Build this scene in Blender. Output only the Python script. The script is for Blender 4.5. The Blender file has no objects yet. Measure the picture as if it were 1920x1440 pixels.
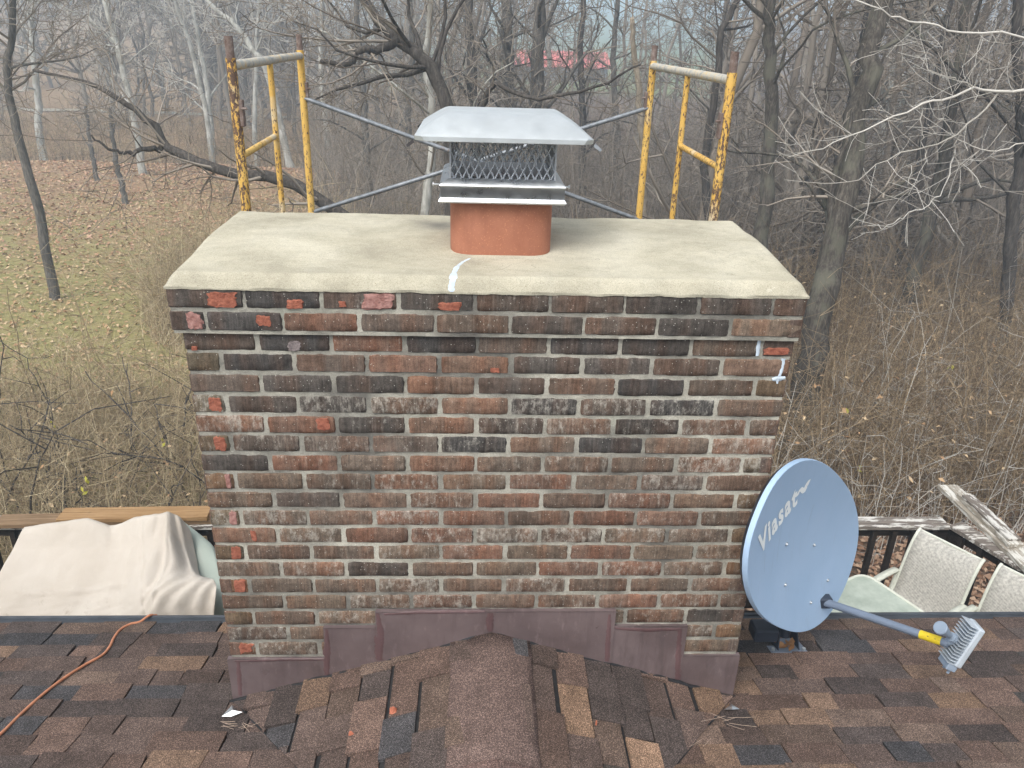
import bpy, math, random
import numpy as np
from mathutils import Matrix, Vector

# ------------------------------------------------------------------ camera
SC = bpy.context.scene
H = 6.2                                        # eye height above the lawn
FPX, PITCH, YAW, ROLL = 1493.27, 0.416323, 0.0537067, 0.0317133
_fw = np.array([math.sin(YAW)*math.cos(PITCH), math.cos(YAW)*math.cos(PITCH), -math.sin(PITCH)])
_rt = np.array([math.cos(YAW), -math.sin(YAW), 0.0])
_dn = -np.cross(_rt, _fw)
RT = math.cos(ROLL)*_rt - math.sin(ROLL)*_dn
DN = math.sin(ROLL)*_rt + math.cos(ROLL)*_dn
FW = _fw
cam = bpy.data.cameras.new('camera')
cam.sensor_width = 36.0
cam.lens = FPX/1920*36.0
cam.clip_start = 0.05
cam.clip_end = 5000
camo = bpy.data.objects.new('camera', cam)
SC.collection.objects.link(camo)
M = Matrix.Identity(4)
for i in range(3):
    M[i][0] = RT[i]; M[i][1] = -DN[i]; M[i][2] = -FW[i]
M[2][3] = H
camo.matrix_world = M
SC.camera = camo

# ------------------------------------------------------------------ light
SUN_EL, SUN_AZ = 52.0, -150.0                  # overcast: broad soft sun, from behind the camera
wd = bpy.data.worlds.new('World'); SC.world = wd; wd.use_nodes = True
nt = wd.node_tree; nt.nodes.clear()
sky = nt.nodes.new('ShaderNodeTexSky'); sky.sky_type = 'NISHITA'; sky.sun_disc = False
sky.sun_elevation = math.radians(SUN_EL); sky.sun_rotation = math.radians(SUN_AZ)
sky.air_density = 1.0; sky.dust_density = 4.0; sky.ozone_density = 1.0
hs = nt.nodes.new('ShaderNodeHueSaturation'); hs.inputs['Saturation'].default_value = 0.16
bg = nt.nodes.new('ShaderNodeBackground'); bg.inputs[1].default_value = 0.15
wo = nt.nodes.new('ShaderNodeOutputWorld')
nt.links.new(sky.outputs[0], hs.inputs['Color']); nt.links.new(hs.outputs[0], bg.inputs[0]); nt.links.new(bg.outputs[0], wo.inputs[0])
sl = bpy.data.lights.new('sun', 'SUN'); sl.energy = 1.4; sl.angle = math.radians(30); sl.color = (1.0, 0.955, 0.88)
so = bpy.data.objects.new('sun', sl); SC.collection.objects.link(so)
_a = math.radians(SUN_AZ); _e = math.radians(SUN_EL)
_sd = Vector((math.sin(_a)*math.cos(_e), math.cos(_a)*math.cos(_e), math.sin(_e)))
so.rotation_euler = _sd.to_track_quat('Z', 'Y').to_euler(); so.location = (0, -10, 40)
SC.view_settings.view_transform = 'Standard'; SC.view_settings.look = 'None'
SC.view_settings.exposure = 0.72; SC.view_settings.gamma = 1.0
SC.view_settings.use_curve_mapping = False
SC.render.engine = 'CYCLES'
SC.cycles.max_bounces = 6; SC.cycles.diffuse_bounces = 3; SC.cycles.volume_bounces = 3
SC.cycles.use_denoising = True

# ------------------------------------------------------------------ helpers
rnd = random.Random(11)
ORG = {}

def ray(px, py):
    return FW*FPX + RT*(px-960) + DN*(py-720)
def at(px, py, Y):                             # point of a sight line at depth Y
    v = ray(px, py); p = v*(Y/v[1]); p[2] += H; return p
def az(px, py, z):                             # point of a sight line at height z
    v = ray(px, py); p = v*((z-H)/v[2]); p[2] += H; return p
def onpl(px, py, P0, N):
    v = ray(px, py); c = np.array([0, 0, H]); t = np.dot(np.asarray(P0)-c, N)/np.dot(v, N); return c+v*t

def setp(o, label=None, cat=None, group=None, kind=None):
    if label: o['label'] = label
    if cat: o['category'] = cat
    if group: o['group'] = group
    if kind: o['kind'] = kind
    return o
def thing(name, label, cat, loc, group=None):
    o = bpy.data.objects.new(name, None); SC.collection.objects.link(o)
    o.empty_display_size = 0.1
    o.location = tuple(loc); ORG[o.name] = np.array(loc, float)
    return setp(o, label, cat, group)
def mk(verts, faces, mat=None, smooth=False, name='mesh'):
    me = bpy.data.meshes.new(name)
    me.from_pydata([tuple(map(float, v)) for v in verts], [], [tuple(int(i) for i in f) for f in faces])
    if mat: me.materials.append(mat)
    if smooth: me.polygons.foreach_set('use_smooth', [True]*len(me.polygons))
    me.update(); return me
def link(name, me, parent=None, wloc=(0, 0, 0), rot=None):
    o = bpy.data.objects.new(name, me); SC.collection.objects.link(o)
    w = np.array(wloc, float); po = np.zeros(3)
    if parent is not None:
        o.parent = parent; po = ORG[parent.name]
    o.location = tuple(w-po); ORG[o.name] = w
    if rot is not None: o.rotation_euler = rot
    return o
def obj(name, verts, faces, mat, parent=None, smooth=False):   # world-space verts
    V = np.asarray(verts, float)
    c = ORG[parent.name] if parent is not None else V.mean(0)
    return link(name, mk(V-c, faces, mat, smooth, name), parent, c)
def npmesh(name, V, F, mat, smooth=True):      # fast path, F is (n,k) array
    V = np.asarray(V, np.float32); F = np.asarray(F, np.int32)
    me = bpy.data.meshes.new(name); k = F.shape[1]
    me.vertices.add(len(V)); me.vertices.foreach_set('co', V.ravel())
    me.loops.add(F.size); me.loops.foreach_set('vertex_index', F.ravel())
    me.polygons.add(len(F)); me.polygons.foreach_set('loop_start', np.arange(0, F.size, k, dtype=np.int32))
    if smooth: me.polygons.foreach_set('use_smooth', np.ones(len(F), bool))
    me.materials.append(mat); me.update(calc_edges=True); return me
class MB:
    def __init__(s): s.v = []; s.f = []
    def add(s, V, F):
        n = len(s.v); s.v += [tuple(p) for p in V]; s.f += [tuple(i+n for i in f) for f in F]; return s
    def box(s, c, sz, R=None, bev=0.0):
        c = np.array(c, float); h = np.array(sz, float)/2
        if bev <= 0:
            P = [np.array([a, b, d])*h for a in (-1, 1) for b in (-1, 1) for d in (-1, 1)]
            F = [(0, 1, 3, 2), (4, 6, 7, 5), (0, 4, 5, 1), (2, 3, 7, 6), (0, 2, 6, 4), (1, 5, 7, 3)]
        else:
            P = []; idx = {}
            for a in (-1, 1):
                for b in (-1, 1):
                    for d in (-1, 1):
                        for k in range(3):
                            q = np.array([a, b, d])*h
                            for j in range(3):
                                if j != k: q[j] -= np.sign(q[j])*bev
                            idx[(a, b, d, k)] = len(P); P.append(q)
            F = []
            for k in range(3):
                o1, o2 = [(1, 2), (0, 2), (0, 1)][k]
                for sg in (-1, 1):
                    q = []
                    for (u, w) in ((-1, -1), (1, -1), (1, 1), (-1, 1)):
                        t = [0, 0, 0]; t[k] = sg; t[o1] = u; t[o2] = w
                        q.append(idx[(*t, k)])
                    F.append(tuple(q))
            for k in range(3):
                o1, o2 = [(1, 2), (0, 2), (0, 1)][k]
                for u in (-1, 1):
                    for w in (-1, 1):
                        q = []
                        for sg, kk in ((-1, o1), (1, o1), (1, o2), (-1, o2)):
                            t = [0, 0, 0]; t[k] = sg; t[o1] = u; t[o2] = w
                            q.append(idx[(*t, kk)])
                        F.append(tuple(q))
            for a in (-1, 1):
                for b in (-1, 1):
                    for d in (-1, 1): F.append(tuple(idx[(a, b, d, k)] for k in range(3)))
        P = [c + (np.asarray(R) @ p if R is not None else p) for p in P]
        return s.add(P, F)
    def tube(s, pts, r, n=8, caps=True):
        pts = [np.array(p, float) for p in pts]; m = len(pts)
        rr = r if hasattr(r, '__len__') else [r]*m
        base = len(s.v); up = None
        for i, p in enumerate(pts):
            t = pts[min(i+1, m-1)]-pts[max(i-1, 0)]; t /= np.linalg.norm(t)+1e-9
            if up is None: up = np.array([0, 0, 1.]) if abs(t[2]) < .9 else np.array([1., 0, 0])
            a = np.cross(t, up); a /= np.linalg.norm(a)+1e-9; b = np.cross(a, t); up = b
            for k in range(n):
                an = 2*math.pi*k/n
                s.v.append(tuple(p+rr[i]*(a*math.cos(an)+b*math.sin(an))))
        for i in range(m-1):
            for k in range(n):
                k2 = (k+1) % n
                s.f.append((base+i*n+k, base+i*n+k2, base+(i+1)*n+k2, base+(i+1)*n+k))
        if caps:
            s.f.append(tuple(base+k for k in range(n-1, -1, -1))); s.f.append(tuple(base+(m-1)*n+k for k in range(n)))
        return s
    def prism(s, poly, off):                   # poly: list of 3-vectors, extruded by off
        n = len(poly); off = np.array(off, float)
        P = [np.array(p, float) for p in poly]; P += [p+off for p in P]
        F = [tuple(range(n-1, -1, -1)), tuple(range(n, 2*n))]
        F += [(i, (i+1) % n, n+(i+1) % n, n+i) for i in range(n)]
        return s.add(P, F)
    def build(s, name, mat, parent=None, smooth=False):
        return obj(name, s.v, s.f, mat, parent, smooth)
def autosmooth(o, ang=40):
    me = o.data
    me.polygons.foreach_set('use_smooth', [True]*len(me.polygons))
    try: me.set_sharp_from_angle(angle=math.radians(ang))
    except Exception: pass
    return o
def rotz(a):
    c, s_ = math.cos(a), math.sin(a); return np.array([[c, -s_, 0], [s_, c, 0], [0, 0, 1.]])

# simple value noise for mesh shaping
_perm = np.random.RandomState(5).rand(64, 64, 64)
def vnoise(P):
    P = np.asarray(P, float); i = np.floor(P).astype(int); f = P-i; f = f*f*(3-2*f); r = 0
    for a in (0, 1):
        for b in (0, 1):
            for c in (0, 1):
                w = (f[..., 0] if a else 1-f[..., 0])*(f[..., 1] if b else 1-f[..., 1])*(f[..., 2] if c else 1-f[..., 2])
                r = r+w*_perm[(i[..., 0]+a) % 64, (i[..., 1]+b) % 64, (i[..., 2]+c) % 64]
    return r*2-1

# ------------------------------------------------------------------ materials
def lin(r, g, b):
    def f(c):
        c /= 255.0
        return c/12.92 if c <= 0.04045 else ((c+0.055)/1.055)**2.4
    return (f(r), f(g), f(b), 1.0)
class NT:
    def __init__(s, name):
        s.m = bpy.data.materials.new(name); s.m.use_nodes = True; s.t = s.m.node_tree
        s.b = s.t.nodes['Principled BSDF']; s.tc = None
    def n(s, typ, **kw):
        x = s.t.nodes.new(typ)
        for k, v in kw.items(): setattr(x, k, v)
        return x
    def l(s, a, b): s.t.links.new(a, b)
    def co(s, kind='Object', scale=(1, 1, 1), rand=False):
        if s.tc is None: s.tc = s.n('ShaderNodeTexCoord')
        mp = s.n('ShaderNodeMapping'); mp.inputs['Scale'].default_value = scale
        s.l(s.tc.outputs[kind], mp.inputs['Vector'])
        if rand:
            oi = s.n('ShaderNodeObjectInfo'); mu = s.n('ShaderNodeMath', operation='MULTIPLY'); mu.inputs[1].default_value = 37.0
            s.l(oi.outputs['Random'], mu.inputs[0]); cx = s.n('ShaderNodeCombineXYZ')
            for k in range(3): s.l(mu.outputs[0], cx.inputs[k])
            s.l(cx.outputs[0], mp.inputs['Location'])
        return mp.outputs[0]
    def noise(s, vec, scale, detail=4, rough=0.55):
        x = s.n('ShaderNodeTexNoise'); x.inputs['Scale'].default_value = scale
        x.inputs['Detail'].default_value = detail; x.inputs['Roughness'].default_value = rough
        s.l(vec, x.inputs['Vector']); return x.outputs[0]
    def ramp(s, fac, stops, mode='LINEAR'):
        x = s.n('ShaderNodeValToRGB'); x.color_ramp.interpolation = mode; e = x.color_ramp.elements
        while len(e) < len(stops): e.new(0.5)
        for el, (p, c) in zip(e, stops):
            el.position = p; el.color = c if hasattr(c, '__len__') else (c, c, c, 1)
        s.l(fac, x.inputs[0]); return x.outputs[0]
    def mix(s, fac, a, b, mode='MIX'):
        x = s.n('ShaderNodeMix', data_type='RGBA', blend_type=mode)
        for sock, v in ((x.inputs[0], fac), (x.inputs[6], a), (x.inputs[7], b)):
            if hasattr(v, 'is_output'): s.l(v, sock)
            else: sock.default_value = v
        return x.outputs[2]
    def math(s, op, a, b):
        x = s.n('ShaderNodeMath', operation=op)
        for sock, v in ((x.inputs[0], a), (x.inputs[1], b)):
            if hasattr(v, 'is_output'): s.l(v, sock)
            else: sock.default_value = v
        return x.outputs[0]
    def bump(s, h, strength=0.5, dist=0.01):
        x = s.n('ShaderNodeBump'); x.inputs['Strength'].default_value = strength; x.inputs['Distance'].default_value = dist
        s.l(h, x.inputs['Height']); s.l(x.outputs[0], s.b.inputs['Normal']); return x
    def out(s, col=None, rough=0.8, metal=0.0, spec=0.3):
        if col is not None:
            if hasattr(col, 'is_output'): s.l(col, s.b.inputs['Base Color'])
            else: s.b.inputs['Base Color'].default_value = col
        if hasattr(rough, 'is_output'): s.l(rough, s.b.inputs['Roughness'])
        else: s.b.inputs['Roughness'].default_value = rough
        s.b.inputs['Metallic'].default_value = metal
        s.b.inputs['Specular IOR Level'].default_value = spec
        return s.m
MT = {}
def plain(name, col, rough=0.7, metal=0.0, var=0.25, scale=12.0, bump=0.0, spec=0.3):
    t = NT(name); v = t.co(); n = t.noise(v, scale, 5)
    lo = tuple(c*(1-var) for c in col[:3])+(1,); hi = tuple(min(1, c*(1+var)) for c in col[:3])+(1,)
    c = t.ramp(n, [(0.3, lo), (0.7, hi)])
    if bump: t.bump(t.noise(v, scale*6, 3), bump, 0.004)
    return t.out(c, rough, metal, spec)

def m_brick():
    t = NT('fired_brick'); oi = t.n('ShaderNodeObjectInfo'); v = t.co(rand=True)
    base = oi.outputs['Color']; eff = oi.outputs['Alpha']
    zone = t.noise(t.co(scale=(11, 3, 1.5), rand=True), 1.0, 2)
    red = t.mix(1.0, base, (1.14, 0.92, 0.82, 1), 'MULTIPLY')
    c = t.mix(t.ramp(zone, [(0.46, 0), (0.60, 0.85)]), base, red)
    dk = t.mix(1.0, c, (0.62, 0.62, 0.62, 1), 'MULTIPLY')
    zone2 = t.noise(t.co(scale=(8, 2, 2.2), rand=True), 1.6, 2)
    c = t.mix(t.ramp(zone2, [(0.52, 0), (0.68, 0.8)]), c, dk)
    streak = t.noise(t.co(scale=(150, 40, 14), rand=True), 1.0, 4, 0.7)
    c = t.mix(1.0, c, t.ramp(streak, [(0.3, 0.70), (0.5, 0.98), (0.72, 1.35)]), 'MULTIPLY')
    grain = t.noise(v, 420, 2, 0.8)
    c = t.mix(1.0, c, t.ramp(grain, [(0.28, 0.50), (0.5, 1.0), (0.75, 1.6)]), 'MULTIPLY')
    c = t.mix(1.0, c, t.ramp(t.noise(v, 45, 6, .8), [(.32, .6), (.5, 1.0), (.68, 1.35)]), 'MULTIPLY')
    fl = t.noise(t.co(scale=(1.5, 1, .8), rand=True), 30, 8, 0.82)
    ps = t.ramp(t.noise(t.co(scale=(95, 30, 5), rand=True), 1.0, 3, .6), [(.52, 0), (.70, .30)])
    c = t.mix(t.math('MULTIPLY', ps, eff), c, (0.40, 0.365, 0.315, 1))
    th = t.math('SUBTRACT', 0.675, t.math('MULTIPLY', eff, 0.235))
    m = t.n('ShaderNodeMapRange'); t.l(fl, m.inputs[0]); t.l(th, m.inputs[1]); t.l(t.math('ADD', th, 0.13), m.inputs[2])
    m.inputs[4].default_value = 0.62
    c = t.mix(m.outputs[0], c, (0.47, 0.44, 0.385, 1))
    sp = t.n('ShaderNodeTexVoronoi'); sp.inputs['Scale'].default_value = 60; t.l(v, sp.inputs['Vector'])
    c = t.mix(t.ramp(sp.outputs['Distance'], [(0.07, 0.75), (0.12, 0)]), c, (0.58, 0.56, 0.50, 1))
    t.bump(t.mix(0.5, streak, t.noise(v, 240, 4, 0.75)), 0.55, 0.003)
    return t.out(c, 0.92, 0, 0.2)
MT['brick'] = m_brick()
def m_mortar():
    t = NT('mortar'); v = t.co()
    c = t.ramp(t.noise(v, 9, 6, 0.65), [(0.3, (0.44, 0.415, 0.345, 1)), (0.5, (0.60, 0.57, 0.485, 1)), (0.72, (0.74, 0.71, 0.61, 1))])
    c = t.mix(1.0, c, t.ramp(t.noise(v, 260, 3, 0.8), [(0.3, 0.70), (0.5, 1.0), (0.75, 1.25)]), 'MULTIPLY')
    gm = t.ramp(t.noise(v, 5, 4), [(0.55, 0), (0.7, 0.35)])
    c = t.mix(gm, c, (0.32, 0.36, 0.29, 1))
    tz = t.n('ShaderNodeSeparateXYZ'); t.l(t.tc.outputs['Object'], tz.inputs[0])
    mr = t.n('ShaderNodeMapRange'); t.l(tz.outputs[2], mr.inputs[0]); mr.inputs[1].default_value = 1.42; mr.inputs[2].default_value = 1.95
    soot = t.math('MULTIPLY', mr.outputs[0], t.ramp(t.noise(v, 3.5, 5), [(0.35, 0.15), (0.65, 0.85)]))
    c = t.mix(soot, c, (0.085, 0.08, 0.075, 1))     # soot staining towards the flue
    t.bump(t.noise(v, 130, 5, 0.75), 1.0, 0.006)
    return t.out(c, 0.95, 0, 0.15)
MT['mortar'] = m_mortar()
def m_spall(name, a, b):
    t = NT(name); v = t.co(rand=True)
    c = t.ramp(t.noise(v, 55, 5, 0.7), [(0.32, a), (0.68, b)])
    t.bump(t.noise(v, 90, 5, 0.7), 1.0, 0.008); return t.out(c, 0.9, 0, 0.2)
MT['spall_red'] = m_spall('bare_red_clay', lin(128, 74, 60), lin(182, 116, 94))
MT['spall_pink'] = m_spall('bare_pink_clay', lin(140, 96, 88), lin(188, 146, 138))
MT['spall_grey'] = m_spall('pale_grey_patch', lin(110, 100, 100), lin(160, 148, 146))
def m_crown():
    t = NT('concrete_wash'); v = t.co()
    c = t.ramp(t.noise(v, 3.2, 7, 0.62), [(0.28, (0.385, 0.352, 0.268, 1)), (0.5, (0.475, 0.440, 0.342, 1)), (0.72, (0.56, 0.525, 0.425, 1))])
    c = t.mix(1.0, c, t.ramp(t.noise(v, 300, 3, 0.8), [(0.3, 0.62), (0.5, 1.0), (0.75, 1.22)]), 'MULTIPLY')
    c = t.mix(1.0, c, t.ramp(t.noise(t.co(scale=(6, 9, 6)), 1.0, 6, 0.75), [(0.36, 0.84), (0.56, 1.03)]), 'MULTIPLY')
    st = t.ramp(t.noise(t.co(scale=(12, 34, 12)), 1.5, 6, 0.8), [(0.64, 0), (0.70, 0.7)])
    c = t.mix(st, c, (0.72, 0.70, 0.60, 1))
    # soot smudge left of the flue, grey cement smear round it
    def blob(cx, cy, r, sy=1.0):
        d = t.n('ShaderNodeVectorMath', operation='DISTANCE'); mp = t.n('ShaderNodeMapping')
        mp.inputs['Scale'].default_value = (1, sy, 0); t.l(t.tc.outputs['Object'], mp.inputs['Vector'])
        t.l(mp.outputs[0], d.inputs[0]); d.inputs[1].default_value = (cx, cy*sy, 0)
        w = t.math('ADD', d.outputs['Value'], t.math('MULTIPLY', t.noise(v, 9, 4), r*1.3))
        q = t.n('ShaderNodeMapRange'); t.l(w, q.inputs[0]); q.inputs[1].default_value = r*1.66; q.inputs[2].default_value = r*0.6
        return q.outputs[0]
    c = t.mix(t.math('MULTIPLY', blob(-0.24, 0.20, 0.15), 0.75), c, (0.13, 0.125, 0.115, 1))
    c = t.mix(t.math('MULTIPLY', blob(0.02, 0.0, 0.26), 0.45), c, (0.42, 0.41, 0.37, 1))
    hc = t.n('ShaderNodeTexVoronoi'); hc.feature = 'DISTANCE_TO_EDGE'; hc.inputs['Scale'].default_value = 2.3
    wv = t.n('ShaderNodeVectorMath', operation='ADD'); nz = t.n('ShaderNodeTexNoise'); nz.inputs['Scale'].default_value = 5; t.l(v, nz.inputs['Vector']); t.l(v, wv.inputs[0]); t.l(nz.outputs['Color'], wv.inputs[1]); t.l(wv.outputs[0], hc.inputs['Vector'])
    crk = t.math('MULTIPLY', t.ramp(hc.outputs['Distance'], [(0.0, 1), (0.007, 0)]), t.ramp(t.noise(v, 1.7, 3), [(.5, 0), (.6, .55)]))
    c = t.mix(crk, c, (0.20, 0.185, 0.15, 1))
    pit = t.n('ShaderNodeTexVoronoi'); pit.inputs['Scale'].default_value = 34; t.l(v, pit.inputs['Vector'])
    c = t.mix(t.ramp(pit.outputs['Distance'], [(0.05, .6), (0.08, 0)]), c, (0.24, 0.19, 0.13, 1))
    tr = t.noise(t.co(scale=(2.2, 15, 4)), 2.5, 4, .6)
    t.bump(t.mix(.45, t.noise(v, 70, 6, 0.75), tr), 0.8, 0.007)
    return t.out(c, 0.93, 0, 0.2)
MT['crown'] = m_crown()
def m_terracotta():
    t = NT('terracotta'); v = t.co()
    c = t.ramp(t.noise(v, 6, 5), [(0.3, lin(150, 96, 74)), (0.7, lin(174, 117, 93))])
    sp = t.ramp(t.noise(v, 190, 2, 0.6), [(0.62, 0), (0.70, 0.6)])
    c = t.mix(sp, c, lin(214, 150, 112)); c = t.mix(t.ramp(t.noise(t.co(scale=(14, 14, 3)), 1.2, 5, .7), [(.5, 0), (.72, .45)]), c, lin(132, 84, 66)); c = t.mix(t.ramp(t.noise(v, 16, 5, .75), [(.62, 0), (.7, .35)]), c, lin(120, 92, 80)); t.bump(t.noise(v, 120, 4), 0.3, 0.004)
    return t.out(c, 0.75, 0, 0.3)
MT['terracotta'] = m_terracotta()
def m_steel(name, col, rough, streak=True, metal=1.0):
    t = NT(name); v = t.co(scale=(2, 2, 2))
    n = t.noise(v, 6, 6, 0.6)
    c = t.ramp(n, [(0.3, tuple(x*0.86 for x in col[:3])+(1,)), (0.7, col)])
    r = t.ramp(t.noise(v, 11, 5), [(0.3, rough*0.75), (0.7, rough*1.3)])
    return t.out(c, r, metal, 0.5)
MT['steel'] = m_steel('stainless_steel', (0.62, 0.65, 0.69, 1), 0.32)
MT['steel_lid'] = m_steel('dull_stainless_lid', (0.60, 0.635, 0.65, 1), 0.42, metal=0.5)
MT['steel_dark'] = m_steel('screen_wire', (0.46, 0.48, 0.51, 1), 0.45, metal=0.6)
MT['dark_inside'] = plain('sooty_flue', (0.03, 0.024, 0.02, 1), 0.95)
MT['scrap'] = m_steel('galvanised_scrap', (0.75, 0.77, 0.79, 1), 0.4)
def m_paint():
    t = NT('worn_yellow_paint'); v = t.co(); oi = t.n('ShaderNodeObjectInfo')
    c = t.ramp(t.noise(v, 5, 4), [(0.3, (0.60, 0.34, 0.065, 1)), (0.7, (0.70, 0.46, 0.13, 1))])
    c = t.mix(t.ramp(t.noise(v, 3, 4), [(0.56, 0), (0.66, 0.75)]), c, (0.60, 0.55, 0.44, 1))
    rn = t.noise(t.co(scale=(1, 1, 0.45)), 95, 5, 0.68); rl = t.noise(t.co(scale=(1, 1, 0.5)), 3.1, 3)
    fac = t.math('ADD', rn, t.math('MULTIPLY', rl, 0.42)); fac = t.math('ADD', fac, t.math('MULTIPLY', oi.outputs['Alpha'], 0.16))
    rust = t.ramp(fac, [(0.80, 0), (0.82, 1)])
    rc = t.ramp(t.noise(v, 70, 3), [(0.3, (0.07, 0.045, 0.035, 1)), (0.7, (0.17, 0.10, 0.065, 1))])
    c = t.mix(rust, c, rc); t.bump(t.math('SUBTRACT', 1.0, rust), 0.35, 0.002)
    return t.out(c, 0.6, 0, 0.4)
MT['yellow'] = m_paint()
def m_galv():
    t = NT('galvanised_pipe'); v = t.co()
    c = t.ramp(t.noise(v, 25, 5, 0.7), [(0.3, (0.13, 0.145, 0.16, 1)), (0.7, (0.29, 0.31, 0.335, 1))])
    c = t.mix(t.ramp(t.noise(v, 14, 5, 0.7), [(0.60, 0), (0.68, 0.7)]), c, (0.16, 0.10, 0.07, 1))
    return t.out(c, 0.5, 0.35, 0.5)
MT['galv'] = m_galv()
def m_rustpipe():
    t = NT('rusty_pipe'); v = t.co()
    c = t.ramp(t.noise(v, 40, 5, 0.7), [(0.3, (0.10, 0.062, 0.05, 1)), (0.55, (0.20, 0.15, 0.13, 1)), (0.75, (0.33, 0.29, 0.27, 1))])
    return t.out(c, 0.75, 0.1, 0.4)
MT['rust'] = m_rustpipe()
def m_bar():
    t = NT('scraped_top_bar'); v = t.co()
    c = t.ramp(t.noise(t.co(scale=(9, 9, 9)), 3, 5, 0.7), [(0.35, (0.30, 0.30, 0.29, 1)), (0.52, (0.52, 0.49, 0.42, 1)), (0.68, (0.62, 0.42, 0.14, 1))])
    return t.out(c, 0.6, 0.1, 0.4)
MT['bar'] = m_bar()
def m_flash(name, a, b, rough=0.5):
    t = NT(name); v = t.co()
    c = t.ramp(t.noise(v, 4, 6, 0.6), [(0.3, a), (0.7, b)])
    sc_ = t.ramp(t.noise(t.co(scale=(30, 6, 9)), 1.0, 5, 0.7), [(0.58, 0), (0.70, 0.4)])
    c = t.mix(sc_, c, tuple(min(1, x*1.55) for x in b[:3])+(1,))
    c = t.mix(t.ramp(t.noise(t.co(scale=(16, 8, 2.2)), 1.3, 6, .7), [(.50, 0), (.70, .5)]), c, tuple(x*.62 for x in a[:3])+(1,))
    c = t.mix(t.ramp(t.noise(v, 34, 6, .8), [(.63, 0), (.70, .35)]), c, tuple(min(1, x*1.9) for x in b[:3])+(1,))
    t.bump(t.mix(.3, t.noise(v, 5, 3), t.noise(v, 60, 3)), 0.35, 0.01)
    return t.out(c, t.ramp(t.noise(v, 7, 5), [(.3, rough*.75), (.7, rough*1.5)]), 0.0, 0.5)
MT['flashing'] = m_flash('maroon_flashing', lin(92, 79, 79), lin(116, 102, 102), 0.34)
MT['seal'] = m_flash('maroon_sealant', lin(88, 66, 67), lin(108, 84, 85), 0.45)
MT['caulk'] = plain('pale_blue_sealant', lin(196, 208, 220), 0.6, 0, 0.12, 40, 0.3)
MT['tar'] = plain('black_roof_cement', (0.02, 0.02, 0.022, 1), 0.6, 0, 0.3, 30, 0.5)
def m_shingle():
    t = NT('granule_shingle'); oi = t.n('ShaderNodeObjectInfo'); v = t.co(rand=True); c = oi.outputs['Color']
    c = t.mix(1.0, c, t.ramp(t.noise(v, 9, 4), [(0.3, 0.78), (0.7, 1.2)]), 'MULTIPLY')
    g = t.n('ShaderNodeTexVoronoi'); g.inputs['Scale'].default_value = 430; t.l(v, g.inputs['Vector'])
    gr = t.n('ShaderNodeSeparateColor'); t.l(g.outputs['Color'], gr.inputs[0])
    c = t.mix(1.0, c, t.ramp(gr.outputs[0], [(0.0, 0.35), (0.5, 0.9), (0.8, 1.2), (0.94, 2.4)]), 'MULTIPLY')
    t.bump(gr.outputs[1], 0.8, 0.0022)
    return t.out(c, 0.95, 0, 0.2)
MT['shingle'] = m_shingle()
MT['underlay'] = plain('dark_shingle_base', (0.028, 0.027, 0.028, 1), 0.95, 0, 0.3, 40, 0.5)  # near-black base layer, bare in the gaps between tabs like a printed dark band

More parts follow.
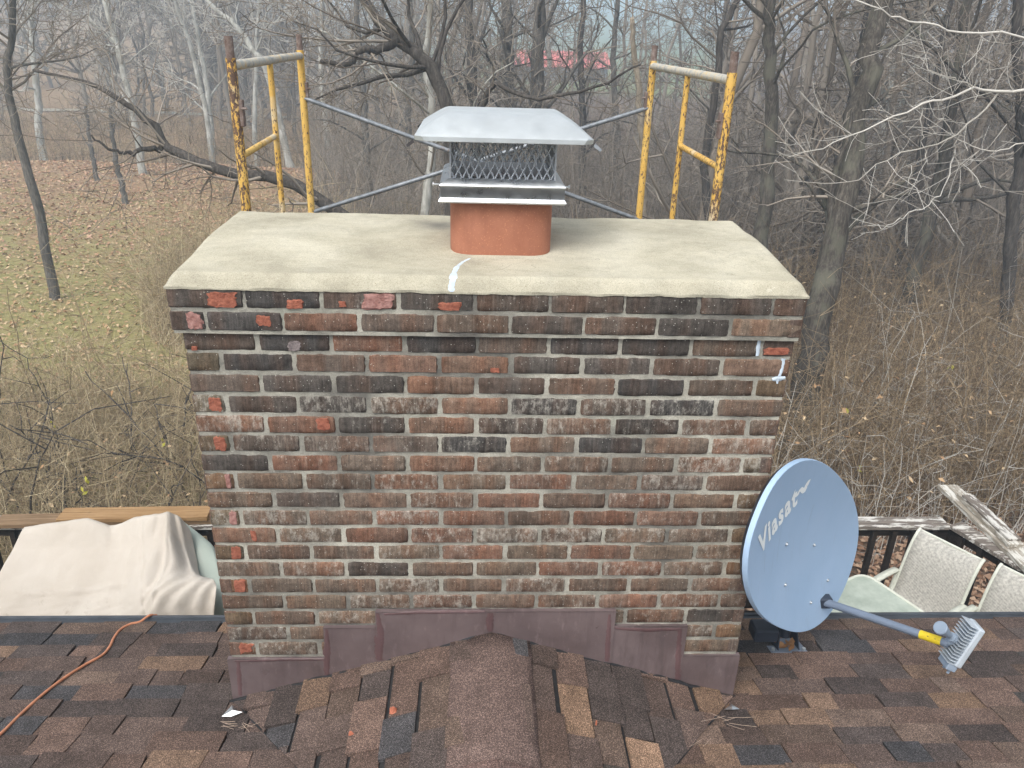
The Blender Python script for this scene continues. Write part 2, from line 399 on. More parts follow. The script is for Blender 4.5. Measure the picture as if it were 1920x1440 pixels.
# ------------------------------------------------------------------ terrain
def sstep(a, b, x):
    t = np.clip((np.asarray(x, float)-a)/(b-a), 0, 1); return t*t*(3-2*t)
def terrain(x, y):
    x = np.asarray(x, float); y = np.asarray(y, float)
    z = 0.35*np.sin(x*0.11+0.6)*sstep(10, 30, y)*np.cos(y*0.07)
    z = z-1.3*np.exp(-((y-45-0.10*x)/3.5)**2)*sstep(4, -6, x)          # creek bed
    az_ = x/np.maximum(y, 5)
    hill = sstep(60, 230, y)*(20*sstep(-0.05, -0.45, az_)+12*sstep(0.22, 0.5, az_)+1.0)
    z = z+hill+np.clip(y-130, 0, 400)*0.018+9*sstep(330, 560, y)
    z = z+0.08*vnoise(np.stack([x*0.5, y*0.5, x*0], -1))*sstep(7, 12, y)
    return z
def m_ground():
    t = NT('winter_lawn'); v = t.co('Object')
    p = t.noise(v, 0.17, 4); fine = t.noise(v, 7, 6, 0.75); mid = t.noise(v, 1.3, 5, 0.7)
    grass = t.ramp(fine, [(0.3, (0.14, 0.135, 0.045, 1)), (0.55, (0.285, 0.25, 0.105, 1)), (0.8, (0.42, 0.35, 0.18, 1))])
    leaf = t.ramp(fine, [(0.3, (0.16, 0.095, 0.055, 1)), (0.55, (0.32, 0.21, 0.13, 1)), (0.8, (0.46, 0.33, 0.22, 1))])
    s = t.n('ShaderNodeSeparateXYZ'); t.l(t.tc.outputs['Object'], s.inputs[0])
    far = t.n('ShaderNodeMapRange'); t.l(t.math('ADD', s.outputs[1], t.math('MULTIPLY', mid, 9)), far.inputs[0])
    far.inputs[1].default_value = 22; far.inputs[2].default_value = 40
    k = t.math('ADD', t.math('MULTIPLY', mid, 0.75), t.math('MULTIPLY', far.outputs[0], 0.26))
    c = t.mix(t.ramp(k, [(0.38, 0), (0.62, .95)]), grass, leaf)
    rt_ = t.n('ShaderNodeMapRange'); t.l(t.math('ADD', s.outputs[0], t.math('MULTIPLY', mid, 3)), rt_.inputs[0])
    rt_.inputs[1].default_value = 0.5; rt_.inputs[2].default_value = 3.5
    wood = t.ramp(fine, [(0.3, (0.06, 0.04, 0.027, 1)), (0.55, (0.15, 0.10, 0.068, 1)), (0.8, (0.27, 0.19, 0.135, 1))])
    c = t.mix(rt_.outputs[0], c, wood)
    vf = t.n('ShaderNodeMapRange'); t.l(s.outputs[1], vf.inputs[0]); vf.inputs[1].default_value = 85; vf.inputs[2].default_value = 100
    fld = t.ramp(t.noise(v, 0.05, 4), [(0.3, (0.115, 0.15, 0.045, 1)), (0.7, (0.21, 0.22, 0.085, 1))])
    rat = t.math('DIVIDE', s.outputs[0], s.outputs[1]); q1 = t.n('ShaderNodeMapRange'); t.l(rat, q1.inputs[0]); q1.inputs[1].default_value = -.16; q1.inputs[2].default_value = -.08
    q2 = t.n('ShaderNodeMapRange'); t.l(rat, q2.inputs[0]); q2.inputs[1].default_value = .32; q2.inputs[2].default_value = .26
    c = t.mix(t.math('MULTIPLY', vf.outputs[0], t.math('MULTIPLY', q1.outputs[0], q2.outputs[0])), c, fld)
    t.bump(fine, 0.6, 0.05); return t.out(c, 0.95, 0, 0.15)
MT['ground'] = m_ground()
def grid_terrain():
    ys = np.concatenate([np.linspace(-40, 6, 12), np.linspace(7, 60, 90), np.geomspace(62, 640, 54)])
    us = np.linspace(-1, 1, 130)
    X = us[None, :]*(45+1.4*np.maximum(ys, 0)[:, None]); Y = np.repeat(ys[:, None], len(us), 1)
    Z = terrain(X, Y); V = np.stack([X, Y, Z], -1).reshape(-1, 3); nx = len(us)
    i = np.arange((len(ys)-1)*(nx-1)); r = i//(nx-1); c = i % (nx-1); a = r*nx+c
    F = np.stack([a, a+1, a+nx+1, a+nx], 1)
    o = link('ground', npmesh('ground', V, F, MT['ground'])); setp(o, kind='structure')
grid_terrain()
def ribbon(name, pts, width, mat, dz):
    pts = np.array(pts, float); P = []
    t = np.gradient(pts, axis=0); t /= np.linalg.norm(t, axis=1)[:, None]
    s = np.stack([-t[:, 1], t[:, 0]], 1)
    rows = []
    for k in np.linspace(-1, 1, 7):
        q = pts+s*width/2*k*(1+0.25*np.sin(np.arange(len(pts))*1.7))[:, None]
        rows.append(np.stack([q[:, 0], q[:, 1], terrain(q[:, 0], q[:, 1])+dz], 1))
    V = np.stack(rows, 1).reshape(-1, 3); n = len(pts)
    F = [(i*7+j, i*7+j+1, (i+1)*7+j+1, (i+1)*7+j) for i in range(n-1) for j in range(6)]
    o = link(name, npmesh(name, V, F, mat)); setp(o, kind='structure'); return o
def resamp(pts, step):
    pts = np.array(pts, float); d = np.r_[0, np.cumsum(np.linalg.norm(np.diff(pts, axis=0), axis=1))]
    q = np.linspace(0, d[-1], max(2, int(d[-1]/step)+1)); return np.stack([np.interp(q, d, pts[:, k]) for k in range(pts.shape[1])], 1)
MT['gravel'] = plain('pale_gravel', (0.36, 0.33, 0.27, 1), 0.9, 0, 0.3, 3)
MT['creek'] = plain('shallow_creek_gravel', (0.30, 0.28, 0.24, 1), 0.45, 0, 0.45, 1.6)
ribbon('footpath', resamp([(-60, 70), (-38, 63), (-21, 60), (-8, 60), (6, 66)], 2.5), 1.6, MT['gravel'], 0.06)
ribbon('creek', resamp([(-40, 41), (-24, 42.5), (-14, 43.5), (-4, 44.6), (2, 46)], 1.6), 2.6, MT['creek'], 0.05)

# ------------------------------------------------------------------ roof
D = 2.64; XL, XR = -1.0062, 1.1556; CRS = 0.0811
ROOF_M = 0.28; ZB = H-2.682
YE = 3.41                                           # eave line
RN = np.array([0, ROOF_M, 1.0]); RN /= np.linalg.norm(RN)
def roofz(y): return ZB-ROOF_M*(y-D)
R0 = np.array([0, D, ZB])
def onroof(px, py, lift=0.0): return onpl(px, py, R0+RN*lift, RN)
roof = MB(); roof.prism([(-6, -1.5, roofz(-1.5)-.02), (6.5, -1.5, roofz(-1.5)-.02), (6.5, YE, roofz(YE)-.02), (-6, YE, roofz(YE)-.02)], (0, 0, -0.16))
roof = roof.build('roof', MT['underlay']); setp(roof, kind='structure')
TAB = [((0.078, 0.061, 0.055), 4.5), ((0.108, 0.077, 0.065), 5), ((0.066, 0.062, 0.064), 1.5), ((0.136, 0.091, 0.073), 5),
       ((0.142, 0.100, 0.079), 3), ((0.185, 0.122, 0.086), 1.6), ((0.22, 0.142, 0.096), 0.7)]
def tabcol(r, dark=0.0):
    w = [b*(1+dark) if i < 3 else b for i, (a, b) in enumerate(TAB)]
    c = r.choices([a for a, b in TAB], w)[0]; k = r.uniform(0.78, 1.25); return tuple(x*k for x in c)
def clip(poly, a, b, c):                            # keep a*u+b*v <= c
    out = []
    for i in range(len(poly)):
        p, q = poly[i], poly[(i+1) % len(poly)]; dp = a*p[0]+b*p[1]-c; dq = a*q[0]+b*q[1]-c
        if dp <= 0: out.append(p)
        if (dp < 0 < dq) or (dq < 0 < dp):
            s_ = dp/(dp-dq); out.append((p[0]+(q[0]-p[0])*s_, p[1]+(q[1]-p[1])*s_))
    return out
def inframe(P, mg=40):
    d = np.array(P)-np.array([0, 0, H]); z = d@FW
    if z <= 0.05: return False
    x = 960+FPX*(d@RT)/z; y = 720+FPX*(d@DN)/z
    return -mg < x < 1920+mg and -mg < y < 1440+mg
def shingles(parent, O, U, V, N, us, ncourse, clipf, expo=0.127, seed=1, stuff=None, dark=0.0, v_end=0.0, lap=.02, cuts=(0, 0, .003)):
    r = random.Random(seed); O, U, V, N = map(lambda q: np.array(q, float), (O, U, V, N)); cnt = 0
    for k in range(ncourse):
        v1 = v_end-k*expo; v0 = v1-expo-lap; u = us[0]-r.uniform(0, .25)
        raised = False
        while u < us[1]:
            w = r.uniform(0.11, 0.30); raised = not raised
            lift = 0.0045 if raised else 0.0
            va = v1+r.uniform(-.003, .003)+(0.0 if raised else -0.004-r.choice(cuts))
            sk = r.uniform(-.012, .012)
            poly = [(u, v0), (u+w, v0), (u+w+sk, va), (u+sk*.6, va)]
            poly = clipf(poly)
            col = tabcol(r, dark)
            u += w+(0.004 if raised else 0.001)
            if len(poly) < 3: continue
            C = np.mean(poly, 0); Cw = O+U*C[0]+V*C[1]
            top = []; bot = []
            for (a, b) in poly:
                th = 0.001+(b-v0)/(v1-v0)*0.0085+lift
                wob = 0.0012*math.sin(a*31+b*17+k)
                top.append(O+U*a+V*b+N*(th+wob)); bot.append(O+U*a+V*b-N*0.004)
            n = len(poly); Vt = top+bot
            F = [tuple(range(n-1, -1, -1)), tuple(range(n, 2*n))]+[(i, (i+1) % n, n+(i+1) % n, n+i) for i in range(n)]
            if not inframe(Cw) or len(poly) < 3 or cnt >= 290:
                stuff.append((Vt, F)); continue
            o = link('shingle', mk(np.array(Vt)-Cw, F, MT['shingle'], name='shingle'), parent, Cw)
            o.color = (*col, 1); cnt += 1
    return cnt
sl_ = math.hypot(1, ROOF_M); RV = np.array([0, 1, -ROOF_M])/sl_
YR = 1.30; XM = 0.085; ZR = H-2.311                 # cricket ridge: level, from the chimney to the slope
def vx_left(y): return (XL-.02)+(XM-XL+.02)*(D-y)/(D-YR)
def vx_right(y): return (XR+.02)+(XM-XR-.02)*(D-y)/(D-YR)
stf = []
def y_of(v): return YE+v/sl_
def clipL(poly):
    yc = y_of(np.mean([p[1] for p in poly]))
    if yc > D: return clip(poly, 1, 0, XL-.004)
    k = (XM-XL+.02)/(D-YR)                          # x <= vx_left(y): x + k*y <= XL-.02 + k*D
    return clip(poly, 1, k/sl_, XL-.02+k*D-k*YE)
def clipR(poly):
    yc = y_of(np.mean([p[1] for p in poly]))
    if yc > D: return clip(poly, -1, 0, -(XR+.004))
    k = (XR+.02-XM)/(D-YR)
    return clip(poly, -1, k/sl_, -(XR+.02)+k*D-k*YE)
OE = np.array([0, YE, roofz(YE)])
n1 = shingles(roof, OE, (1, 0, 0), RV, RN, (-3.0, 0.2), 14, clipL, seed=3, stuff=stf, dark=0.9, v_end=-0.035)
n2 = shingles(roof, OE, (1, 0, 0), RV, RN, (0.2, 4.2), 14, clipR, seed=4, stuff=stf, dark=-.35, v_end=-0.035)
shingles(roof, OE, (1, 0, 0), RV, RN, (-6.0, -3.3), 38, lambda p: p, seed=5, stuff=stf, v_end=-0.035)
shingles(roof, OE, (1, 0, 0), RV, RN, (4.6, 6.2), 38, lambda p: p, seed=6, stuff=stf, v_end=-0.035)
for k_ in range(14, 38):
    shingles(roof, OE, (1, 0, 0), RV, RN, (-3.0, 4.2), 1, lambda p: p, seed=50+k_, stuff=stf, v_end=-0.035-k_*0.127)
mb = MB()
for Vt, F in stf: mb.add(Vt, F)
so_ = mb.build('shingle_field', MT['shingle'], roof); so_.color = (0.06, 0.054, 0.05, 1); so_['kind'] = 'stuff'
# drip edge, fascia, gutter
zE = roofz(YE)
mb = MB()
for xa, xb in ((-6, XL-.03), (XR+.03, 6.5)):
    c = (xa+xb)/2; w = xb-xa
    mb.box((c, YE-0.012, roofz(YE-.012)+0.006), (w, 0.062, 0.004), np.array([[1, 0, 0], [0, 1/sl_, ROOF_M/sl_], [0, -ROOF_M/sl_, 1/sl_]]))
    mb.tube([(xa, YE+0.022, zE+0.004), (xb, YE+0.022, zE+0.004)], 0.011, 8)
    mb.box((c, YE+.018, zE-.05), (w, .006, .10))
MT['drip'] = plain('dark_drip_edge', (0.060, 0.068, 0.080, 1), 0.45, 0.2, 0.25, 9)
autosmooth(mb.build('drip_edge', MT['drip'], roof))
# cricket (saddle) against the chimney
VLN = np.array([XL-.02, D, ZB]); VRN = np.array([XR+.02, D, ZB]); PK = np.array([XM, D, ZR]); RD = np.array([XM, YR, roofz(YR)])
cr = MB(); cr.add([VLN, PK, RD, VRN, VLN-[0, 0, .02], VRN-[0, 0, .02], RD-np.array([0, 0, .02]), PK-np.array([0, 0, .08])],
                  [(0, 2, 1), (1, 2, 3), (0, 1, 7), (1, 3, 7), (0, 7, 4), (7, 3, 5), (4, 6, 2, 0), (2, 6, 5, 3), (4, 7, 5, 6)])
cr = cr.build('cricket_roof', MT['underlay']); setp(cr, kind='structure')
stc = []
for side, CN_ in ((-1, VLN), (1, VRN)):
    Rg = np.array([0, 1, (ZR-roofz(YR))/(D-YR)]); Rg /= np.linalg.norm(Rg)       # along the ridge, towards the chimney
    Nn = np.cross(CN_-PK, Rg); Nn /= np.linalg.norm(Nn); Nn *= np.sign(Nn[2])
    Vd = np.cross(Rg, Nn); Vd /= np.linalg.norm(Vd)
    if np.dot(Vd, CN_-PK) < 0: Vd = -Vd
    # (u along ridge from chimney towards the viewer, v down the slope)
    Ud = -Rg; cu = np.dot(CN_-PK, Ud); cv = np.dot(CN_-PK, Vd); ru = np.dot(RD-PK, Ud)
    def cf(poly, cu=cu, cv=cv, ru=ru):
        a = cv; b = (ru-cu)                        # valley line from (cu,cv) to (ru,0)
        poly = clip(poly, a, b, a*ru)
        if len(poly) >= 3: poly = clip(poly, 0, -1, -.075)
        return clip(poly, -cv, cu, 0) if len(poly) >= 3 else poly   # wall line from (0,0) to (cu,cv)
    shingles(cr, PK+Nn*0.006, Ud, Vd, Nn, (-.45, 1.7), 10, cf, seed=20+side, stuff=stc, v_end=cv+0.05, dark=.35, expo=0.131, lap=.003, cuts=(.008, .016, .024))
mb = MB()
for Vt, F in stc: mb.add(Vt, F)
if stc:
    so_ = mb.build('shingle_field', MT['shingle'], cr); so_.color = (0.07, 0.06, 0.052, 1); so_['kind'] = 'stuff'
slope_c = (ZR-ZB)/(XM-XL+.02)
capcol = [(0.150, 0.104, 0.090), (0.165, 0.108, 0.094), (0.170, 0.100, 0.088), (0.155, 0.104, 0.092)]
ybr = [D-.012, 2.02, 1.72, 1.45, 1.2]
for i in range(4):
    mb = MB(); yA, yB = ybr[i], ybr[i+1]-0.03; V = []; n = 9; rows = 6
    for j in range(rows+1):
        y = yA+(yB-yA)*j/rows; zz = 0.0125+.0012*j/rows
        for k in range(n):
            a = (k/(n-1)*2-1); x = a*0.165*(1+.02*math.sin(j*2.1+i))
            V.append((XM+x, y, ZR+zz-abs(x)*slope_c*0.97+0.002*math.sin(x*60+y*9)))
    mb.add(V, [(j*n+k, j*n+k+1, (j+1)*n+k+1, (j+1)*n+k) for j in range(rows) for k in range(n-1)])
    o = mb.build('ridge_cap', MT['shingle'], cr, True); o.color = (*capcol[i], 1)
    md = o.modifiers.new('thick', 'SOLIDIFY'); md.thickness = 0.004
# black cement line where shingles meet the flashing, and the valley cuts
mb = MB()
for A, B in ((VLN, PK), (PK, VRN)):
    pts = []
    for s_ in np.linspace(0, 1, 26):
        p = A+(B-A)*s_+np.array([0, -0.018, 0.010]); p[2] += rnd.uniform(-.004, .005); p[1] += rnd.uniform(-.006, .006); pts.append(p)
    mb.tube(pts, [rnd.uniform(.005, .011) for _ in pts], 6)
mb.build('roof_cement', MT['tar'], cr, True)
for A in (VLN, VRN):                               # dark cut line down each valley
    mb = MB(); mb.tube([A+(RD-A)*s_+np.array([rnd.uniform(-.003, .003), 0, .0075]) for s_ in np.linspace(.02, .98, 24)], .0042, 6); mb.build('valley_cut', MT['tar'], cr, True)

# ------------------------------------------------------------------ chimney
DEP = 0.82; YB = D+DEP
Z1 = H-0.889                                        # bottom of the first course
chim = thing('chimney', 'wide weathered brick chimney with concrete crown rising through the shingle roof', 'chimney', (0.075, D+DEP/2, ZB-3.5))
NROW = 22
def mortar():
    V = []; F = []
    def face(p0, du, dv, nu, nv, nrm):
        b = len(V); P = np.array([[np.array(p0)+np.array(du)*i/nu+np.array(dv)*j/nv for i in range(nu+1)] for j in range(nv+1)])
        Q = P.reshape(-1, 3); a = vnoise(Q*38)*0.0017+vnoise(Q*110)*0.0012+vnoise(Q*9)*0.0010
        Q = Q+a[:, None]*np.array(nrm); V.extend(Q.tolist())
        F.extend([(b+j*(nu+1)+i, b+j*(nu+1)+i+1, b+(j+1)*(nu+1)+i+1, b+(j+1)*(nu+1)+i) for j in range(nv) for i in range(nu)])
    zt = Z1+.07; zb = Z1-CRS*NROW; ins = 0.0046
    zc = Z1-CRS-.012
    face((XL+ins, D+ins, zb), (XR-XL-2*ins, 0, 0), (0, 0, zc-zb), 300, 230, (0, -1, 0))
    face((XL+ins, YB-ins, zb), (0, -(DEP-2*ins), 0), (0, 0, zc-zb), 60, 100, (-1, 0, 0))
    face((XR-ins, D+ins, zb), (0, DEP-2*ins, 0), (0, 0, zc-zb), 60, 100, (1, 0, 0))
    face((XR-ins, YB-ins, zb), (-(XR-XL-2*ins), 0, 0), (0, 0, zc-zb), 60, 40, (0, 1, 0))
    cl, cr2, cf_ = .022, .004, .018
    face((XL-cl, D-cf_, zc), (XR-XL+cl+cr2, 0, 0), (0, 0, zt-zc), 300, 30, (0, -1, 0))
    face((XL-cl, YB+cf_, zc), (0, -(DEP+2*cf_), 0), (0, 0, zt-zc), 60, 16, (-1, 0, 0))
    face((XR+cr2, D-cf_, zc), (0, DEP+2*cf_, 0), (0, 0, zt-zc), 60, 16, (1, 0, 0))
    face((XR+cr2, YB+cf_, zc), (-(XR-XL+cl+cr2), 0, 0), (0, 0, zt-zc), 60, 16, (0, 1, 0))
    face((XL-cl, YB+cf_, zc), (XR-XL+cl+cr2, 0, 0), (0, -(DEP+2*cf_), 0), 40, 20, (0, 0, -1))
    o = link('mortar', npmesh('mortar', np.array(V)-ORG[chim.name], F, MT['mortar']), chim, ORG[chim.name])
    mb = MB(); mb.box((0.075, D+DEP/2, zb/2), (XR-XL-.02, DEP-.02, zb)); mb.build('lower_stack', MT['mortar'], chim)
mortar()
def brick_mesh(L, Hh, T, seed):
    r = np.random.RandomState(seed); nx, nz = max(4, int(L/.028)), 5
    V = []; F = []
    for j in range(nz+1):
        for i in range(nx+1):
            x = -L/2+L*i/nx; z = -Hh/2+Hh*j/nz; y = 0.0
            ex = min(i, nx-i); ez = min(j, nz-j)
            if ex == 0 or ez == 0:
                y = 0.0045+abs(r.randn())*0.0018; x += r.randn()*0.0011; z += r.randn()*0.0010
                if r.rand() < .05: x *= .985; z *= .93; y += .004
                if ex == 0 and ez == 0:
                    y += .003; x -= np.sign(x)*0.0025; z -= np.sign(z)*0.002
            else:
                y = r.randn()*0.0006
                if ex == 1: x -= np.sign(x)*(L/nx-0.005)*-1
                if ez == 1: z -= np.sign(z)*(Hh/nz-0.005)*-1
            V.append((x, y, z))
    n = nx+1
    F += [(j*n+i, j*n+i+1, (j+1)*n+i+1, (j+1)*n+i) for j in range(nz) for i in range(nx)]
    b = len(V); ring = [i for i in range(n)]+[j*n+nx for j in range(1, nz+1)]+[nz*n+i for i in range(nx-1, -1, -1)]+[j*n for j in range(nz-1, 0, -1)]
    for q in ring: x, y, z = V[q]; V.append((x, T, z))
    m = len(ring); F += [(ring[(k+1) % m], ring[k], b+k, b+(k+1) % m) for k in range(m)]
    F.append(tuple(b+k for k in range(m)))
    me = mk(V, F, MT['brick'], True, 'brick')
    try: me.set_sharp_from_angle(angle=math.radians(50))
    except Exception: pass
    return me
BL, BH, HD = 0.2435, 0.0688, 0.110
STR = [brick_mesh(BL, BH, .05, 100+i) for i in range(12)]
HDR = [brick_mesh(HD, BH, .05, 200+i) for i in range(6)]
CSTR = [brick_mesh(BL+.008, BH, .06, 300+i) for i in range(5)]
CHDR = [brick_mesh(HD+.004, BH, .06, 400+i) for i in range(3)]
BR = []                                             # (object, world centre, row, length)
def brickcol(r, row, xf):
    dark = (.85, .8, .75, .5, .55, .35, .35, .3, .2)[row] if row < 9 else .08
    if 3 <= row < 9 and xf > .6: dark *= .7
    if row == 0 and xf > .45: dark = 1.0
    u = r.random()
    if u < dark: c = r.choice([(0.080, 0.069, 0.061), (0.095, 0.079, 0.068), (0.070, 0.064, 0.060), (0.112, 0.087, 0.071)])
    else: c = r.choice([(0.158, 0.104, 0.076), (0.143, 0.102, 0.078), (0.165, 0.102, 0.075), (0.136, 0.103, 0.080), (0.155, 0.116, 0.087), (0.132, 0.101, 0.079)])
    k = r.uniform(.85, 1.18); return tuple(x*k for x in c)
rb = random.Random(77)
for row in range(NROW):
    corb = row < 2; co = 0.023 if corb else 0.0; col_, cor_ = (.027, .009) if corb else (0, 0)
    yb = D-co; z = Z1+CRS*-row+BH/2+rb.uniform(-.0012, .0012)
    x0, x1 = XL-col_, XR+cor_; J = 0.0105
    stretch_first = row % 2 == 0
    pieces = ['s']*8+['h'] if stretch_first else ['h']+['s']*8
    sL = BL+(.008 if corb else 0); hL = HD+(.004 if corb else 0)
    J = ((x1-x0)-8*sL-hL)/8
    x = x0
    for i, pc in enumerate(pieces):
        L = sL if pc == 's' else hL
        me = rb.choice((CSTR if corb else STR) if pc == 's' else (CHDR if corb else HDR))
        jx = rb.uniform(-.002, .002)*(0 if i in (0, 8) else 1)
        c = (x+L/2+jx, yb+rb.uniform(-.0015, .002), z+rb.uniform(-.001, .001))
        o = link('brick', me, chim, c, (rb.uniform(-.006, .006), rb.uniform(-.005, .005), rb.uniform(-.004, .004)))
        xf = (c[0]-XL)/(XR-XL); col = brickcol(rb, row, xf)
        if pc == 'h' and row > 1 and rb.random() < .75: col = rb.choice([(0.15, 0.105, 0.068), (0.16, 0.10, 0.062), (0.125, 0.10, 0.07)])
        eff = (0.22 if row < 5 else 0.46)+rb.uniform(-.20, .45)*(1 if row > 4 else .5)
        o.color = (*col, max(0, min(1, eff)))
        BR.append((o, np.array(c), row, L)); x += L+J
# side and rear faces of the stack (turned away from the photograph)
mb = MB(); sbk = []
for row in range(NROW):
    corb = row < 2; co = 0.023 if corb else 0.0; zz = Z1-CRS*row+BH/2
    for sx, xx in ((-1, XL-(.027 if corb else 0)), (1, XR+(.009 if corb else 0))):
        a = D-co; b = YB+co; yy = a+(BL if (row % 2 == 0) != (sx < 0) else HD)+.0105 if False else a+.002
        first = HD if (row % 2 == 0) == (sx < 0) else BL
        yy = a+0.001; L = first
        while yy < b-0.03:
            L2 = min(L, b-yy); mb.box((xx-sx*.024, yy+L2/2, zz), (0.05, L2, BH), None, .004); yy += L2+.0105; L = BL
    xx = XL+.001
    while xx < XR-.03:
        L2 = min(BL, XR-xx); mb.box((xx+L2/2, YB+co-.024, zz), (L2, .05, BH), None, .004); xx += L2+.0105
sb = mb.build('side_bricks', MT['brick'], chim); sb.color = (0.12, 0.088, 0.072, 0.4); sb['kind'] = 'stuff'

def brick_at(px, py, Y=D):
    p = at(px, py, Y); return min(BR, key=lambda q: abs(q[1][2]-p[2])*3+max(0, abs(q[1][0]-p[0])-q[3]/2)), p
def spall(px0, py0, px1, py1, mat, seed, cut=None, row01=False):
    Y = D-(.023 if row01 else 0)-0.0022
    c = at((px0+px1)/2, (py0+py1)/2, Y); a = at(px0, py0, Y); b = at(px1, py1, Y)
    w, h = abs(b[0]-a[0])/2, abs(a[2]-b[2])/2; (bo, bc, row, L), _ = brick_at((px0+px1)/2, (py0+py1)/2, Y)
    h = min(h*1.06, BH/2-.001); cz = bc[2]+np.clip(c[2]-bc[2], -(BH/2-h), BH/2-h)
    w = min(w, L/2-.001); cx = bc[0]+np.clip(c[0]-bc[0], -(L/2-w), L/2-w)
    r = random.Random(seed); n = 26; V = [(cx, Y-.0012, cz)]; F = []
    for ring, k in ((0.55, -.0016), (0.88, -.0014), (1.0, .004)):
        for i in range(n):
            an = 2*math.pi*i/n; ca, sa = math.cos(an), math.sin(an)
            m = 1/max(abs(ca)**9+abs(sa)**9, 1e-6)**(1/9)        # rounded square
            if cut == 'tri' and sa-ca*0.9 < -.1: m *= .55
            j = r.uniform(.80, 1.04)-.12*max(0, math.sin(an*2+seed))
            V.append((cx+w*ca*m*ring*j, Y+k+r.uniform(-.0006, .0006), cz+h*sa*m*ring*j))
    F += [(0, 1+i, 1+(i+1) % n) for i in range(n)]
    for q in range(2):
        F += [(1+q*n+i, 1+(q+1)*n+i, 1+(q+1)*n+(i+1) % n, 1+q*n+(i+1) % n) for i in range(n)]
    obj('spalled_face', V, [f[::-1] for f in F], MT[mat], bo)
for i, a in enumerate([(380, 547, 452, 579, 'spall_red', None, 1), (534, 563, 571, 581, 'spall_red', None, 1), (676, 551, 741, 584, 'spall_pink', None, 1),
                       (820, 566, 866, 584, 'spall_red', None, 1), (477, 590, 511, 613, 'spall_red', None, 1), (346, 588, 384, 622, 'spall_pink', None, 1),
                       (634, 565, 650, 576, 'spall_red', None, 1), (357, 650, 372, 658, 'spall_red', None, 0), (537, 639, 566, 659, 'spall_grey', None, 0),
                       (1432, 651, 1482, 667, 'spall_red', None, 0), (388, 744, 419, 774, 'spall_red', None, 0), (398, 818, 427, 847, 'spall_red', None, 0),
                       (420, 889, 435, 916, 'spall_pink', None, 0), (426, 955, 447, 985, 'spall_pink', None, 0), (430, 1023, 455, 1048, 'spall_red', None, 0),
                       (436, 1085, 463, 1111, 'spall_red', None, 0), (446, 1204, 481, 1226, 'spall_red', 'tri', 0), (468, 994, 483, 1016, 'spall_red', None, 0),
                       (590, 783, 622, 808, 'spall_red', None, 0), (918, 690, 938, 699, 'spall_red', None, 0)]):
    spall(*a[:5], 900+i, a[5], bool(a[6]))
# pale sealant smears on cracked joints
def smear(pts, ws, Y, name='sealant_smear', mat='caulk', parent=chim, n_=8, dz=0.0022):
    P = resamp([at(x, y, Y) for x, y in pts], 0.009); W = np.interp(np.linspace(0, 1, len(P)), np.linspace(0, 1, len(ws)), ws)
    V = []; r = random.Random(len(P)*7+int(pts[0][0]))
    for i, p in enumerate(P):
        t = P[min(i+1, len(P)-1)]-P[max(i-1, 0)]; t /= np.linalg.norm(t)+1e-9; s_ = np.array([-t[2], 0, t[0]])
        for k, hh in ((-1, .003), (-.5, -dz), (0.1, -dz*1.3), (.6, -dz*.8), (1, .003)):
            V.append(p+s_*W[i]*k*r.uniform(.75, 1.25)+np.array([0, hh, 0]))
    F = [(i*5+k, (i+1)*5+k, (i+1)*5+k+1, i*5+k+1) for i in range(len(P)-1) for k in range(4)]
    return obj(name, V, F, MT[mat], parent, True)
smear([(1424, 633), (1421, 650), (1420, 667)], [.006, .010, .008], D)
smear([(1470, 672), (1467, 690), (1461, 706)], [.007, .008, .008], D)
smear([(1448, 712), (1458, 710), (1472, 708)], [.006, .013, .006], D)
smear([(1459, 708), (1457, 719)], [.010, .004], D)
# flashing
flash_bottom = lambda x: (ZB+(ZR-ZB)*(x-VLN[0])/(XM-VLN[0]) if x < XM else ZB+(ZR-ZB)*(VRN[0]-x)/(VRN[0]-XM))
seams = [(437, 614, 1236, .006), (611, 711, 1178, .011), (708, 918, 1148, .016), (916, 1146, 1147, .013), (1143, 1280, 1175, .008), (1276, 1380, 1230, .004)]
for i, (pa, pb, pt, off) in enumerate(seams):
    Y = D-.004-off; xa = at(pa, 1240, Y)[0]; xb = at(pb, 1240, Y)[0]; zt = at((pa+pb)/2, pt, Y)[2]
    if i == 0: xa = XL-.012
    if i == 5: xb = XR+.012
    nseg = 10; poly = [(xa, Y, zt), (xb, Y, zt)]+[(x, Y, flash_bottom(x)-.005) for x in sorted([*np.linspace(xa, xb, nseg)]+([XM] if xa < XM < xb else []), reverse=True)]
    mb = MB(); mb.prism(poly[::-1], (0, .0018, 0)); mb.box(((xa+xb)/2, Y+.010, zt-.0008), (xb-xa-.001, .024, .0016))
    o = mb.build('flashing', MT['flashing'], chim)
    # sealant bead along the side and top edges
    if i in (0, 1, 2): ex = xb; sg = 1
    else: ex = xa; sg = -1
for pts, ws in (([(612, 1180), (614, 1215), (613, 1268)], [.006, .012, .009]), ([(708, 1150), (713, 1185), (711, 1238)], [.006, .016, .012]), ([(918, 1150), (917, 1170), (918, 1184)], [.010, .014, .008]),
                ([(1143, 1152), (1140, 1200), (1138, 1240)], [.006, .011, .010]), ([(1275, 1180), (1272, 1225), (1270, 1282)], [.008, .013, .010]), ([(1150, 1178), (1210, 1182), (1276, 1180)], [.007, .010, .007]),
                ([(440, 1240), (520, 1238), (610, 1237)], [.005, .006, .005]), ([(720, 1152), (790, 1149), (910, 1148)], [.005, .007, .005]), ([(446, 1240), (449, 1280), (450, 1304)], [.007, .01, .008])):
    yk = {612: .0115, 708: .0165, 918: .0165, 1143: .0135, 1275: .0085, 1150: .0085, 440: .0065, 720: .0165, 446: .0065}[pts[0][0]]
    smear(pts, [w*1.35 for w in ws], D-.0045-yk, 'sealant_bead', 'seal', dz=.0005)
